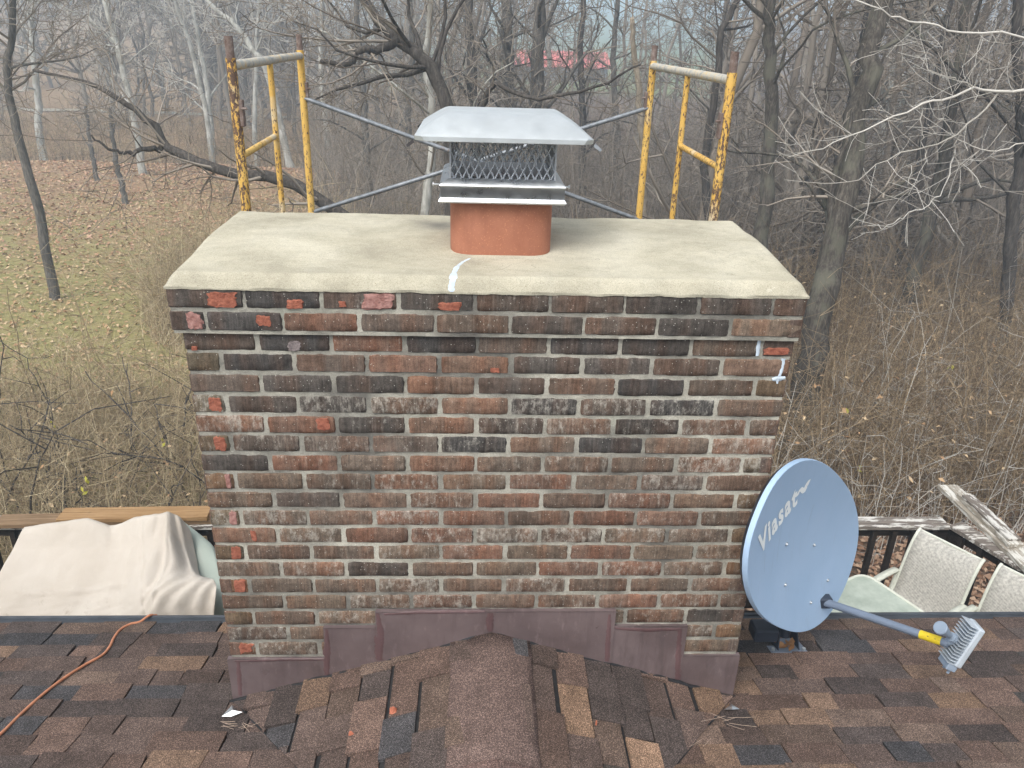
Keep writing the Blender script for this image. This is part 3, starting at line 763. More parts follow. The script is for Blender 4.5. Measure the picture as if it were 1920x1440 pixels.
# concrete crown
CW = (XL-.032, XR+.013, D-.027, YB+.027); ZC = Z1+BH+.003
def crown_h(x, y):
    dl = np.maximum(0, np.minimum(x-CW[0], CW[1]-x)); df = np.maximum(0, y-CW[2]); bk = np.maximum(0, CW[3]-y)
    s = (1-(1-np.clip(df/.034, 0, 1))**1.7)*(1-(1-np.clip(bk/.04, 0, 1))**2.0); e = 1-(1-np.clip(dl/.050, 0, 1))**2.2
    return 0.003+0.047*s*e+0.036*sstep(0.03, .50, df)*sstep(-.02, .05, bk)*sstep(-.08, .05, dl)
def crown():
    nx, ny = 170, 104; xs = np.linspace(CW[0], CW[1], nx); ys = np.concatenate([CW[2]+.055*np.linspace(0, 1, 18)**1.6, np.linspace(CW[2]+.06, CW[3], ny-18)]); X, Y = np.meshgrid(xs, ys)
    P = np.stack([X, Y, X*0], -1); Z = ZC+crown_h(X, Y)+vnoise(P*7)*.003+vnoise(P*30)*.0012
    edge = (X == xs[0]) | (X == xs[-1]) | (Y == ys[0]) | (Y == ys[-1])
    Y = Y+np.where(np.arange(ny)[:, None] == 0, vnoise(P*13)*.002, 0)
    V = np.stack([X, Y, Z], -1).reshape(-1, 3).tolist()
    F = [(j*nx+i, j*nx+i+1, (j+1)*nx+i+1, (j+1)*nx+i) for j in range(ny-1) for i in range(nx-1)]
    ring = [i for i in range(nx)]+[j*nx+nx-1 for j in range(1, ny)]+[(ny-1)*nx+i for i in range(nx-2, -1, -1)]+[j*nx for j in range(ny-2, 0, -1)]
    b = len(V); m = len(ring)
    for q in ring:
        x, y, z = V[q]; w = vnoise(np.array([x*14, y*14, 3.0]))*.003+vnoise(np.array([x*50, y*50, 1.0]))*.002
        V.append((x, y+.001, ZC-.006+w))
    F += [(ring[(k+1) % m], ring[k], b+k, b+(k+1) % m) for k in range(m)]
    c = ORG[chim.name]; cc = np.array([XM, D+.42, ZC])
    o = link('crown', mk(np.array(V)-cc, F, MT['crown'], True, 'crown'), chim, cc)
    return autosmooth(o, 60)
crn = crown()
from mathutils.bvhtree import BVHTree
_cv = [Vector(v.co)+Vector(crn.location)+Vector(chim.location) for v in crn.data.vertices]
_bvh = BVHTree.FromPolygons(_cv, [tuple(p.vertices) for p in crn.data.polygons])
def on_crown(px, py, lift=.0014):
    d = Vector(ray(px, py)).normalized(); h, n, _, _ = _bvh.ray_cast(Vector((0, 0, H)), d)
    return np.array(h)+np.array(n)*(lift if n.dot(d) < 0 else -lift)
V = []; ck = resamp([(880, 485), (868, 491), (857, 500), (851, 512), (849, 525), (846, 538), (847, 547)], 2.0)
for i, (x, y) in enumerate(ck):
    w = np.interp(i/len(ck), [0, .2, .4, .65, 1], [4, 3, 4.5, 7, 5])*rnd.uniform(.7, 1.25)
    for k in (-1, -.35, .35, 1): V.append(on_crown(x+k*w, y, .0016 if abs(k) < .9 else .0002))
obj('crack_sealant', V, [(i*4+k, i*4+k+1, (i+1)*4+k+1, (i+1)*4+k) for i in range(len(ck)-1) for k in range(3)], MT['caulk'], crn, True)
# flue tile
FX, FY, FW2, FR = 0.098, D+.40, 0.187, 0.085
def rrect(cx, cy, hw, hd, r, n=7):
    out = []
    for q, (sx, sy) in enumerate(((1, 1), (-1, 1), (-1, -1), (1, -1))):
        for k in range(n):
            a = math.pi/2*(q+k/(n-1)); out.append((cx+sx*(hw-r)+r*math.cos(a), cy+sy*(hd-r)+r*math.sin(a)))
    return out
FTOP = H-.535
def ringmesh(rings, mat, name, parent, closed_top=False, smooth=True):
    n = len(rings[0]); V = [p for r_ in rings for p in r_]
    F = [(i*n+k, i*n+(k+1) % n, (i+1)*n+(k+1) % n, (i+1)*n+k) for i in range(len(rings)-1) for k in range(n)]
    if closed_top: F.append(tuple((len(rings)-1)*n+k for k in range(n)))
    o = obj(name, V, F, mat, parent, smooth); return autosmooth(o, 35)
rr = lambda hw, hd, r, z: [(x, y, z) for x, y in rrect(FX, FY, hw, hd, r)]
flue = ringmesh([rr(FW2, FW2, FR, ZC+.01), rr(FW2, FW2, FR, FTOP-.004), rr(FW2-.004, FW2-.004, FR, FTOP), rr(FW2-.024, FW2-.024, FR-.02, FTOP), rr(FW2-.026, FW2-.026, FR-.02, FTOP-.004), rr(FW2-.026, FW2-.026, FR-.02, FTOP-.5)], MT['terracotta'], 'flue_tile', chim)
mb = MB(); mb.box((FX, FY, FTOP-.42), (.3, .3, .01)); mb.build('soot', MT['dark_inside'], flue)
# cement fillet round the flue foot
fz = ZC+float(crown_h(FX, FY-.2))
ringmesh([[(x, y, fz-.006) for x, y in rrect(FX, FY, FW2+.03, FW2+.03, FR+.02)], [(x, y, fz+.001) for x, y in rrect(FX, FY, FW2+.012, FW2+.012, FR+.01)], [(x, y, fz+.005) for x, y in rrect(FX, FY, FW2-.002, FW2-.002, FR)]], MT['crown'], 'cement_fillet', chim)

# ------------------------------------------------------------------ chimney cap
cap = thing('flue_cowl', 'stainless steel chimney cowl with mesh sides and hipped lid on the flue', 'chimney cowl', (FX, FY, FTOP))
def rect(hw, hd, z): return [(FX-hw, FY-hd, z), (FX+hw, FY-hd, z), (FX+hw, FY+hd, z), (FX-hw, FY+hd, z)]
zt = H-.490; hb = .218
tray = ringmesh([rect(hb+.003, hb+.003, zt-.066), rect(hb+.008, hb+.008, zt-.060), rect(hb+.003, hb+.003, zt-.052), rect(hb, hb, zt-.048), rect(hb, hb, zt-.012), rect(hb+.004, hb+.004, zt-.006), rect(hb, hb, zt), rect(.180, .180, zt+.018), rect(.177, .177, zt+.021), rect(.174, .174, zt+.021), rect(.172, .172, zt-.03)], MT['steel'], 'base_tray', cap, smooth=False)
for sx in (-1, 1):
    mb = MB(); mb.tube([(FX+sx*(hb+.002), FY-.06, zt-.03), (FX+sx*(hb+.034), FY-.06, zt-.03)], .0035, 8); mb.tube([(FX+sx*(hb+.030), FY-.06, zt-.03), (FX+sx*(hb+.035), FY-.06, zt-.03)], .008, 6)
    mb.build('clamp_screw', MT['steel'], cap)
# expanded metal screen: real diamond strands on four sides
zs0, zs1 = zt+.008, H-.318; hs_ = .184
def screen():
    mb = MB(); nd = 13; pw = 2*hs_/nd; rows = 2.5; ph = (zs1-zs0)/rows
    for (ax, s_) in (('y', -1), ('y', 1), ('x', -1), ('x', 1)):
        def P(u, z): return (FX+u, FY+s_*hs_, z) if ax == 'y' else (FX+s_*hs_, FY+u, z)
        for i in range(-5, nd+5):
            for d in (1, -1):
                pts = []
                for k in range(0, 41):
                    z = zs0+(zs1-zs0)*k/40; u = -hs_+pw*(i+0.5)+d*pw*(z-zs0)/ph
                    ph_ = ((z-zs0)/ph) % 1.0; u += d*pw*0.07*math.sin(2*math.pi*ph_)*-1
                    if -hs_ <= u <= hs_: pts.append(P(u, z))
                if len(pts) > 2:
                    keep = pts[::4]+([pts[-1]] if (len(pts)-1) % 4 else []); mb.tube(keep, .0029, 4, False)
    for sx in (-1, 1):
        for sy in (-1, 1): mb.box((FX+sx*hs_, FY+sy*hs_, (zs0+zs1)/2), (.006, .006, zs1-zs0))
    mb.build('mesh_screen', MT['steel_dark'], cap)
screen()
MT['dish_back_c'] = plain('blackened_tab', (0.05, 0.045, 0.045, 1), .5, .4)
# lid: flat middle, long hips, folded hem, corner tabs
LZ = H-.322; lw, ld = .302, .285
def lidring(hw, hd, z, cut): return [(FX-hw+cut, FY-hd, z), (FX+hw-cut, FY-hd, z), (FX+hw, FY-hd+cut, z), (FX+hw, FY+hd-cut, z), (FX+hw-cut, FY+hd, z), (FX-hw+cut, FY+hd, z), (FX-hw, FY+hd-cut, z), (FX-hw, FY-hd+cut, z)]
R_ = [lidring(lw-.004, ld-.004, LZ-.020, .032), lidring(lw, ld, LZ-.018, .034), lidring(lw, ld, LZ-.004, .026), lidring(lw-.006, ld-.006, LZ, .016), lidring(lw-.022, ld-.020, LZ+.010, .004), lidring(lw-.045, ld-.045, LZ+.025, .003), lidring(lw-.070, ld-.075, LZ+.041, .002), lidring(lw-.090, ld-.105, LZ+.052, .002), lidring(lw-.105, ld-.14, LZ+.058, .002), lidring(lw-.125, ld-.19, LZ+.061, .002)]
lid = ringmesh(R_, MT['steel_lid'], 'lid', cap, True); lid.data.materials[0] = MT['steel_lid']
autosmooth(lid, 32)
ringmesh([lidring(lw-.006, ld-.006, LZ-.019, .032), lidring(.17, .17, LZ+.004, .01)], MT['steel'], 'lid_underside', cap, True)
for sx in (-1, 1):
    for sy in (-1, 1):
        mb = MB(); c = np.array([FX+sx*(lw+.004), FY+sy*(ld-.006), LZ-.014])
        mb.prism([c, c+np.array([sx*.022, sy*.004, -.018]), c+np.array([sx*.018, sy*.006, -.026]), c+np.array([-sx*.006, sy*.002, -.010])], (0, .003, 0)); mb.build('corner_tab', MT['dish_back_c'] if sx < 0 else MT['galv'], lid)

# ------------------------------------------------------------------ scaffold
scf = thing('scaffold', 'yellow rust-flecked scaffold with two end frames and steel cross braces behind the chimney', 'scaffold', (0.04, 4.38, 0.0))
def vpost(x, y, ztop, r, name, mat='yellow', zlow=0.02, par=scf, rust=0.5, n=14):
    mb = MB(); mb.tube([(x, y, z) for z in np.linspace(zlow, ztop, 9)], r, n); o = mb.build(name, MT[mat], par); autosmooth(o); o.color = (1, 1, 1, rust); return o
for sx, xf, yf, xb, yb_ in ((-1, -1.031, 3.66, -1.035, 5.12), (1, 1.110, 3.66, 1.064, 5.12)):
    zb_f = H-.166; zb_b = H-.165
    for (x, y, ru, zt_, r_) in ((xf, yf, .55, H-.135, .0215), (xb, yb_, .25, H-.135, .0212)):
        po = vpost(x, y, zt_, r_, 'post', rust=ru)
        pin = MB(); pin.tube([(x, y, zt_-.02), (x, y, zt_+.085)], .0185, 12); autosmooth(pin.build('coupling_pin', MT['rust'], po))
        lk = MB(); zz = at(560, 172, 5.12)[2] if y > 4 else at(452, 212, 3.66)[2]
        lk.box((x-sx*.026, y, zz), (.016, .034, .11), None, .002); lk.tube([(x-sx*.03, y-.018, zz+.02), (x-sx*.052, y-.018, zz+.02)], .006, 6)
        lk.build('brace_lock', MT['rust'], po)
    mb = MB(); mb.tube([(xf, yf+.01, zb_f), (xb, yb_, zb_b)], .0205, 14); autosmooth(mb.build('top_bar', MT['bar'], scf))
    ti = .47; xm, ym = xf+(xb-xf)*ti, yf+(yb_-yf)*ti
    ip = vpost(xm, ym, zb_f-.012, .0150, 'inner_post', rust=.3)
    for zz in (H-.60, H-1.1, H-1.6, H-2.1, H-2.9, H-3.5, H-4.1):
        z2 = at(456, 294, yf)[2] if zz == H-.60 else zz
        mb = MB(); mb.tube([(xf, yf, z2), (xm, ym, z2+.01)], .0145, 12); o = mb.build('rung', MT['yellow'], scf); autosmooth(o); o.color = (1, 1, 1, .1)
    mb = MB(); mb.tube([(xf, yf, H-2.55), (xb, yb_, H-2.55)], .0205, 12); autosmooth(mb.build('lower_bar', MT['yellow'], scf))
    for (x, y) in ((xf, yf), (xb, yb_)):
        mb = MB(); mb.box((x, y, .03), (.15, .15, .012)); mb.build('base_plate', MT['rust'], scf)
# cross braces on the far side (pivot in the middle) and one pair lower on the near side
A1 = at(572, 184, 5.10); B2 = at(1225, 200, 5.10)
z_low = at(590, 399, 5.10)[2]
for (P_, Q_, dy) in ((A1, np.array([1.06, 5.10, z_low]), -.015), (B2, np.array([-1.03, 5.10, z_low]), .015)):
    for k in range(3):
        off = np.array([0, dy, -1.52*k]); a, b = P_+off, Q_+off
        d = (b-a)/np.linalg.norm(b-a); mb = MB(); mb.tube([a, a+d*.03, b-d*.03, b], [.006, .0135, .0135, .006], 10)
        autosmooth(mb.build('cross_brace', MT['galv'], scf))

# ------------------------------------------------------------------ satellite dish
def m_dish():
    t = NT('pale_blue_dish_paint'); v = t.co()
    c = t.ramp(t.noise(v, 3, 4), [(0.3, lin(160, 186, 214)), (0.7, lin(168, 192, 219))])
    c = t.mix(t.ramp(t.noise(t.co(scale=(14, 14, 2)), 1.5, 5, 0.7), [(0.58, 0), (0.75, 0.25)]), c, lin(156, 174, 194))
    dr = t.ramp(t.noise(t.co(scale=(40, 40, 3)), 1.0, 4, .7), [(.62, 0), (.74, .22)]); c = t.mix(dr, c, lin(120, 130, 140))
    return t.out(c, 0.62, 0, 0.25)
MT['dish'] = m_dish()
MT['dish_back'] = plain('dark_dish_back', (0.035, 0.045, 0.065, 1), 0.5, 0, 0.3, 8)
MT['arm'] = plain('grey_blue_arm', lin(116, 127, 143), 0.4, 0.1, 0.14, 10)
MT['bolt'] = plain('zinc_bolt', (0.55, 0.57, 0.58, 1), 0.35, 0.8, 0.1)
MT['text'] = plain('white_print', lin(246, 250, 250), 0.5, 0, 0.03)
MT['label_y'] = plain('yellow_label', (0.75, 0.55, 0.03, 1), 0.5, 0, 0.08)
MT['cast'] = plain('pale_cast_metal', lin(186, 194, 202), 0.4, 0.2, 0.1)
MT['plastic'] = plain('grey_blue_plastic', lin(136, 149, 165), 0.5, 0, 0.1)
DC = at(1521, 1035, 2.88)
vv = (DC-np.array([0, 0, H])); vv /= np.linalg.norm(vv)
DNM = .549*(-vv)+.836*(.932*RT+.363*DN); DNM /= np.linalg.norm(DNM)
def ondish(px, py): return onpl(px, py, DC, DNM)
E2 = ondish(1521+.363*100, 1035-.932*100)-DC; RMAJ = np.linalg.norm(E2)*1.50; E2 /= np.linalg.norm(E2)
E1 = np.cross(E2, DNM); RMIN = np.linalg.norm(ondish(1521+.932*50, 1035+.363*50)-DC)*1.75
if np.dot(E1, ondish(1600, 1060)-DC) < 0: E1 = -E1
dish = thing('satellite_dish', 'pale blue oval satellite dish with white lettering on a roof mount beside the chimney', 'satellite dish', onroof(1470, 1212))
def dpt(u, v, lift=0.0):                       # u,v in metres in the dish plane
    q = (abs(u/RMIN)**2.35+abs(v/RMAJ)**2.35)**(2/2.35)
    return DC+E1*u+E2*v+DNM*(-0.055*(1-q)+lift)
def sq(a):                                      # slightly squared oval outline
    c, d = math.cos(a), math.sin(a); k = (abs(c)**2.35+abs(d)**2.35)**(-1/2.35); return c*k, d*k
def dish_mesh():
    nr, na = 10, 64; V = [dpt(0, 0)]; F = []
    for i in range(1, nr+1):
        for k in range(na):
            ca, sa = sq(2*math.pi*k/na); V.append(DC+E1*RMIN*i/nr*ca+E2*RMAJ*i/nr*sa+DNM*(-.055*(1-(i/nr)**2)))
    F += [(0, 1+k, 1+(k+1) % na) for k in range(na)]
    for i in range(nr-1):
        F += [(1+i*na+k, 1+(i+1)*na+k, 1+(i+1)*na+(k+1) % na, 1+i*na+(k+1) % na) for k in range(na)]
    b = len(V)
    for sc_, dp in ((1.004, -.001), (1.006, -.005), (1.005, -.022)):
        for k in range(na):
            ca, sa = sq(2*math.pi*k/na); V.append(DC+E1*RMIN*sc_*ca+E2*RMAJ*sc_*sa+DNM*dp)
    prev = 1+(nr-1)*na
    for j in range(3):
        F += [(prev+k, b+j*na+k, b+j*na+(k+1) % na, prev+(k+1) % na) for k in range(na)]; prev = b+j*na
    o = obj('reflector', V, F, MT['dish'], dish, True); autosmooth(o, 25)
    V = []; F = []
    for i, (s_, dp) in enumerate(((1.003, -.021), (.96, -.045), (.7, -.085), (.3, -.11), (.02, -.115))):
        for k in range(na):
            ca, sa = sq(2*math.pi*k/na); V.append(DC+E1*RMIN*s_*ca+E2*RMAJ*s_*sa+DNM*dp)
    F = [(i*na+k, (i+1)*na+k, (i+1)*na+(k+1) % na, i*na+(k+1) % na) for i in range(4) for k in range(na)]
    obj('reflector_back', V, F, MT['dish_back'], dish, True)
    return o
refl = dish_mesh()
def duv(px, py): p = ondish(px, py)-DC; return np.array([p@E1, p@E2])
for (bx, by) in ((1495, 1028), (1546, 1029), (1488, 1103), (1562, 1092), (1530, 1134)):
    u, v = duv(bx, by); mb = MB(); mb.tube([dpt(u, v, -.002), dpt(u, v, .004)], .0085, 10); mb.tube([dpt(u, v, .003), dpt(u, v, .009)], [.0065, .004], 10)
    autosmooth(mb.build('bolt', MT['bolt'], refl))
# lettering, printed flat on the reflector
cu_ = bpy.data.curves.new('lettering', 'FONT'); cu_.body = 'Viasat'; cu_.offset = 0.034; cu_.shear = 0.12; cu_.space_character = 1.17; cu_.resolution_u = 3
tmp = bpy.data.objects.new('tmp_text', cu_); SC.collection.objects.link(tmp)
dg = bpy.context.evaluated_depsgraph_get(); tm = bpy.data.meshes.new_from_object(tmp.evaluated_get(dg))
tv = np.array([v.co[:2] for v in tm.vertices]); tf = [tuple(p.vertices) for p in tm.polygons]
bpy.data.objects.remove(tmp); bpy.data.curves.remove(cu_); bpy.data.meshes.remove(tm)
x0_, x1_ = tv[:, 0].min(), tv[:, 0].max(); caph = tv[:, 1].max()
b0 = duv(1436, 1044); b1 = duv(1512, 948); hv = duv(1436-10, 1044-35)-b0
pts = [b0+(b1-b0)*(x-x0_)/(x1_-x0_)+hv*(y/caph) for x, y in tv]
fl_ = []
for f in tf:
    a, b, c = [np.array(pts[i]) for i in f[:3]]; fl_.append(f if np.cross(b-a, c-a) > 0 else f[::-1])
obj('lettering', [dpt(u, v, .0018) for u, v in pts], fl_, MT['text'], refl)
mb = MB()                                       # the little wave after the name
wave = [(1499, 941), (1502, 935), (1507, 934), (1510, 931), (1511, 925), (1514, 921), (1519, 925), (1522, 923), (1522, 915), (1524, 909), (1527, 907)]
W_ = resamp([duv(*q) for q in wave], .004); V = []; F = []
for i, q in enumerate(W_):
    t_ = W_[min(i+1, len(W_)-1)]-W_[max(i-1, 0)]; t_ /= np.linalg.norm(t_)+1e-9; n_ = np.array([-t_[1], t_[0]])
    w_ = .006+.010*i/len(W_)
    V += [dpt(*(q+n_*w_), .0018), dpt(*(q-n_*w_), .0018)]
F = [(2*i, 2*i+1, 2*i+3, 2*i+2) for i in range(len(W_)-1)]; mb.add(V, F)
q = duv(1500.5, 941.5); mb.add([dpt(q[0]+.006*math.cos(a), q[1]+.006*math.sin(a), .0018) for a in np.linspace(0, 6.283, 12, endpoint=False)], [tuple(range(12))])
mb.build('wave_mark', MT['text'], refl)
# feed arm and radio
a0 = ondish(1551, 1131)-DNM*.03; a1 = at(1778, 1207, 2.66); ad = (a1-a0)/np.linalg.norm(a1-a0)
mb = MB(); mb.tube([a0-ad*.05, a0, a0+ad*.06, a1], [.024, .024, .0195, .0185], 14); autosmooth(mb.build('feed_arm', MT['arm'], dish))
mb = MB(); mb.box(a0+ad*.015-DNM*.005, (.075, .05, .06), None, .006); mb.build('arm_bracket', MT['dish_back'], dish)
arm_o = [c for c in dish.children if c.name.startswith('feed_arm')][0]
la = a0+(a1-a0)*.80; lb = a0+(a1-a0)*.955
mb = MB(); mb.tube([la, lb], .0200, 16, False); autosmooth(mb.build('warning_label', MT['label_y'], arm_o))
mb = MB(); side = np.cross(ad, np.array([0, 0, 1.])); side /= np.linalg.norm(side); upv = np.cross(side, ad)
for k in range(5):
    p = la+(lb-la)*(.15+.17*k)+side*0; q = -vv*.0202
    mb.box(p+q+upv*rnd.uniform(-.004, .004), (.006, .0015, .004), np.stack([ad, np.cross(upv, ad), upv], 1))
mb.build('label_print', MT['dish_back'], arm_o)
toD = (DC-a1); toD /= np.linalg.norm(toD)
hp = at(1763, 1177, 2.63); hq = at(1788, 1197, 2.66); hd_ = (hp-hq)/np.linalg.norm(hp-hq)
mb = MB(); mb.tube([hq, hq+hd_*.030, hq+hd_*.034, hq+hd_*.055, hp, hp+hd_*.004], [.014, .014, .011, .014, .030, .027], 20); autosmooth(mb.build('feed_horn', MT['plastic'], dish))
mb = MB(); mb.tube([hq-hd_*.01, hq+hd_*.012], .022, 16); mb.tube([hq+hd_*.018, hq+hd_*.024], .020, 16); autosmooth(mb.build('horn_collar', MT['plastic'], dish))
bt = at(1831, 1170, 2.66); bb = at(1784, 1240, 2.64); bz = (bt-bb); BLn = np.linalg.norm(bz); bz /= BLn
bx_ = RT*.9+DN*.3; bx_ = bx_-bz*np.dot(bx_, bz); bx_ /= np.linalg.norm(bx_); by_ = np.cross(bz, bx_); BRt = np.stack([bx_, by_, bz], 1); bc_ = (bt+bb)/2
mb = MB(); mb.box(bc_+bx_*.006, (.030, .100, BLn), BRt, .006); rad = mb.build('radio_box', MT['cast'], dish)
for k in range(14):
    mb = MB(); mb.box(bc_-bx_*.026+bz*(BLn*(k/13-.5)*.94), (.038, .092, .0026), BRt); mb.build('fin', MT['cast'], rad)
mb = MB(); mb.box(bc_-bz*(BLn/2+.012)-bx_*.010, (.045, .085, .034), BRt, .004)
for k in (-1, 1): mb.tube([bc_-bz*(BLn/2+.02)+by_*.02*k, bc_-bz*(BLn/2+.05)+by_*.02*k], .006, 8)
mb.build('connector_block', MT['plastic'], rad)
mb = MB(); mb.tube([a1-ad*.015, hq-hd_*.012, bc_-bx_*.01], [.017, .019, .020], 12); mb.build('feed_mount', MT['plastic'], dish, True)
# mount
fp = onroof(1470, 1212, .004)
mb = MB(); mb.box(fp+np.array([0, 0, .004]), (.185, .15, .006), np.array([[1, 0, 0], [0, 1/sl_, ROOF_M/sl_], [0, -ROOF_M/sl_, 1/sl_]])); mb.build('foot_plate', MT['arm'], dish)
for sx in (-1, 1):
    mb = MB()
    mb.prism([fp+np.array([sx*.055, -.06, .006]), fp+np.array([sx*.055, .07, .0]), fp+np.array([sx*.042, .045, .12]), fp+np.array([sx*.042, -.005, .12])], (.004, 0, 0))
    mb.build('foot_bracket', MT['dish_back'], dish)
    mb = MB(); mb.tube([fp+np.array([sx*.078, -.05, .02]), fp+np.array([sx*.078, -.05, .034])], .009, 6); mb.build('lag_bolt', MT['bolt'], dish)
back = DC-DNM*.16
mb = MB(); mb.tube([fp+np.array([0, .02, .05]), fp+np.array([0, .05, .22]), np.array([back[0]-DNM[0]*.06, back[1]-DNM[1]*.06, fp[2]+.38]), back-DNM*.05+np.array([0, 0, .02])], .026, 14); autosmooth(mb.build('mast', MT['dish_back'], dish))
mb = MB(); mb.box(back-DNM*.03, (.16, .20, .07), np.stack([E1, E2, DNM], 1), .01); mb.build('rear_bracket', MT['dish_back'], dish)
mb = MB(); c_ = at(1432, 1182, 3.05); mb.box(c_, (.12, .10, .07), None, .008); mb.build('lower_bracket', MT['dish_back'], dish)
mb = MB()
for k in range(7):
    p = fp+np.array([rnd.uniform(-.03, .03), rnd.uniform(-.05, 0), .012+k*.006]); R3 = rotz(rnd.uniform(0, 6))
    mb.add([p+R3 @ np.array(q) for q in ((-.03, 0, 0), (0, -.014, .008), (.035, 0, .004), (0, .016, -.003))], [(0, 1, 2, 3)])
MT['dryleaf'] = plain('dry_leaf', lin(150, 112, 78), 0.85, 0, 0.35, 30)
o = mb.build('dry_leaves', MT['dryleaf']); setp(o, 'dry brown leaves caught in the satellite dish foot bracket', 'leaves')

# ------------------------------------------------------------------ deck, railing
def m_wood(name, a, b, c, peel=None, sc=(1.2, 22, 22)):
    t = NT(name); v = t.co(); g = t.noise(t.co(scale=sc, rand=True), 3, 6, 0.7)
    col = t.ramp(g, [(0.3, a), (0.52, b), (0.72, c)])
    if peel: col = t.mix(t.ramp(t.noise(t.co(scale=(5, 24, 24)), 1.0, 5, .72), [(0.50, 0), (0.56, 1)]), col, peel)
    kn = t.ramp(t.noise(v, 7, 2), [(0.66, 0), (0.74, .6)]); col = t.mix(kn, col, tuple(x*.45 for x in a[:3])+(1,))
    t.bump(g, .4, .003); return t.out(col, .85, 0, .2)
MT['wood_dark'] = m_wood('dark_brown_stain', (0.012, 0.009, 0.008, 1), (0.024, 0.018, 0.015, 1), (0.045, 0.034, 0.028, 1))
MT['wood_rail'] = m_wood('peeling_rail_paint', (0.10, 0.085, 0.075, 1), (0.17, 0.145, 0.125, 1), (0.26, 0.225, 0.19, 1), (0.58, 0.56, 0.52, 1))
MT['wood_brown'] = m_wood('weathered_brown_board', (0.13, 0.082, 0.045, 1), (0.22, 0.145, 0.085, 1), (0.30, 0.21, 0.135, 1))
MT['wood_orange'] = m_wood('orange_pine_board', (0.20, 0.115, 0.05, 1), (0.32, 0.195, 0.095, 1), (0.43, 0.285, 0.15, 1))
MT['wood_grey'] = m_wood('grey_weathered_board', (0.18, 0.155, 0.125, 1), (0.32, 0.285, 0.235, 1), (0.46, 0.42, 0.355, 1), (0.60, 0.58, 0.53, 1))
ZD = H-4.55; ZRL = H-3.6
deck = MB(); deck.box((-.3, 4.2, ZD-.13), (9.6, 2.6, .18)); deck = deck.build('deck', MT['wood_dark']); setp(deck, kind='structure')
for k in range(17):
    mb = MB(); mb.box((-.3, 2.98+k*.146, ZD-.02), (9.6, .140, .036), None, .003); mb.build('plank', MT['wood_brown'], deck)
hw = MB(); hw.box((0.1, 2.9, ZD/2+.4), (11.5, .12, roofz(2.9)-.2)); hw = hw.build('house_wall', plain('tan_siding', (0.35, 0.31, 0.25, 1))); setp(hw, kind='structure')
hw.location.z = (roofz(2.9)-.2)/2
def railing(A, B, label, nm='deck_railing'):
    A = np.array(A, float); B = np.array(B, float); d = B-A; L = np.linalg.norm(d); d /= L; s_ = np.array([-d[1], d[0], 0]); R = np.stack([d, s_, [0, 0, 1]], 1)
    t = thing(nm, label, 'railing', ((A+B)/2)*np.array([1, 1, 0])+np.array([0, 0, ZD])); mid = (A+B)/2
    mb = MB(); mb.box(mid+np.array([0, 0, -.019]), (L+.04, .145, .038), R, .003); mb.build('cap_rail', MT['wood_rail'], t)
    mb = MB(); mb.box(mid+np.array([0, 0, -.085]), (L, .038, .088), R); mb.build('upper_rail', MT['wood_dark'], t)
    mb = MB(); mb.box(mid+np.array([0, 0, -.83]), (L, .038, .088), R); mb.build('lower_rail', MT['wood_dark'], t)
    n = int(L/.165); bm_ = MB(); bm_.box((0, 0, 0), (.040, .040, .80), R); me = mk(bm_.v, bm_.f, MT['wood_dark'], name='baluster')
    for k in range(n):
        p = A+d*(L*(k+.5)/n)-s_*.038+np.array([0, 0, -.46]); link('baluster', me, t, p)
    for k in range(max(2, int(L/2.2)+1)):
        p = A+d*(L*k/max(1, int(L/2.2))); p = p+np.array([0, 0, -.50])+s_*.03; mb = MB(); mb.box(p, (.10, .10, .90), R); mb.build('post', MT['wood_dark'], t)
    return t
railing((-5.0, 5.40, ZRL), (3.90, 5.41, ZRL), 'dark slatted deck railing with peeling pale cap running behind the chimney')
sd = np.array([.376, -.927, 0])
railing(np.array([4.00, 5.37, ZRL]), np.array([4.00, 5.37, ZRL])+sd*2.1, 'dark slatted side railing of the deck at the right edge of the picture')
def board(name, label, P, Q, w, th, mat, group=None):
    P = np.array(P, float); Q = np.array(Q, float); d = Q-P; L = np.linalg.norm(d); d /= L; s_ = np.cross([0, 0, 1.], d); s_ /= np.linalg.norm(s_); u = np.cross(d, s_)
    mb = MB(); mb.box((P+Q)/2, (L, w, th), np.stack([d, s_, u], 1), .003); o = mb.build(name, MT[mat]); 
    # long axis in object space for the grain
    c = ORG[o.name]; R = np.stack([d, s_, u], 1); me = o.data
    for v in me.vertices: v.co = Vector(R.T @ np.array(v.co))
    o.rotation_euler = Matrix(R.tolist()).to_euler(); setp(o, label, 'board'); return o
zb_ = ZRL+.020
board('loose_board', 'weathered brown board with rounded end on the deck rail at far left', (-3.66, 5.36, zb_), (-1.9, 5.43, zb_), .15, .036, 'wood_brown')
board('loose_board', 'orange pine board on top of another board left of the chimney', (-3.19, 5.385, zb_+.039), (-2.06, 5.42, zb_+.039), .165, .038, 'wood_orange')
e0 = np.array([4.16, 5.86, zb_+.002]); sd2 = sd
board('loose_board', 'long grey peeling board lying along the right side rail past its corner', az(1776, 912, zb_+.002), az(1776, 912, zb_+.002)+(az(1935, 1062, zb_+.002)-az(1776, 912, zb_+.002))*1.7, .18, .038, 'wood_grey')
board('loose_board', 'short dark-edged peeling board lying on the grey board at right', az(1806, 928, zb_+.042), az(1905, 1024, zb_+.042), .12, .04, 'wood_grey')
board('loose_board', 'thin pale board on top of the short board at right', az(1814, 930, zb_+.076), az(1903, 1012, zb_+.076), .105, .024, 'wood_rail')

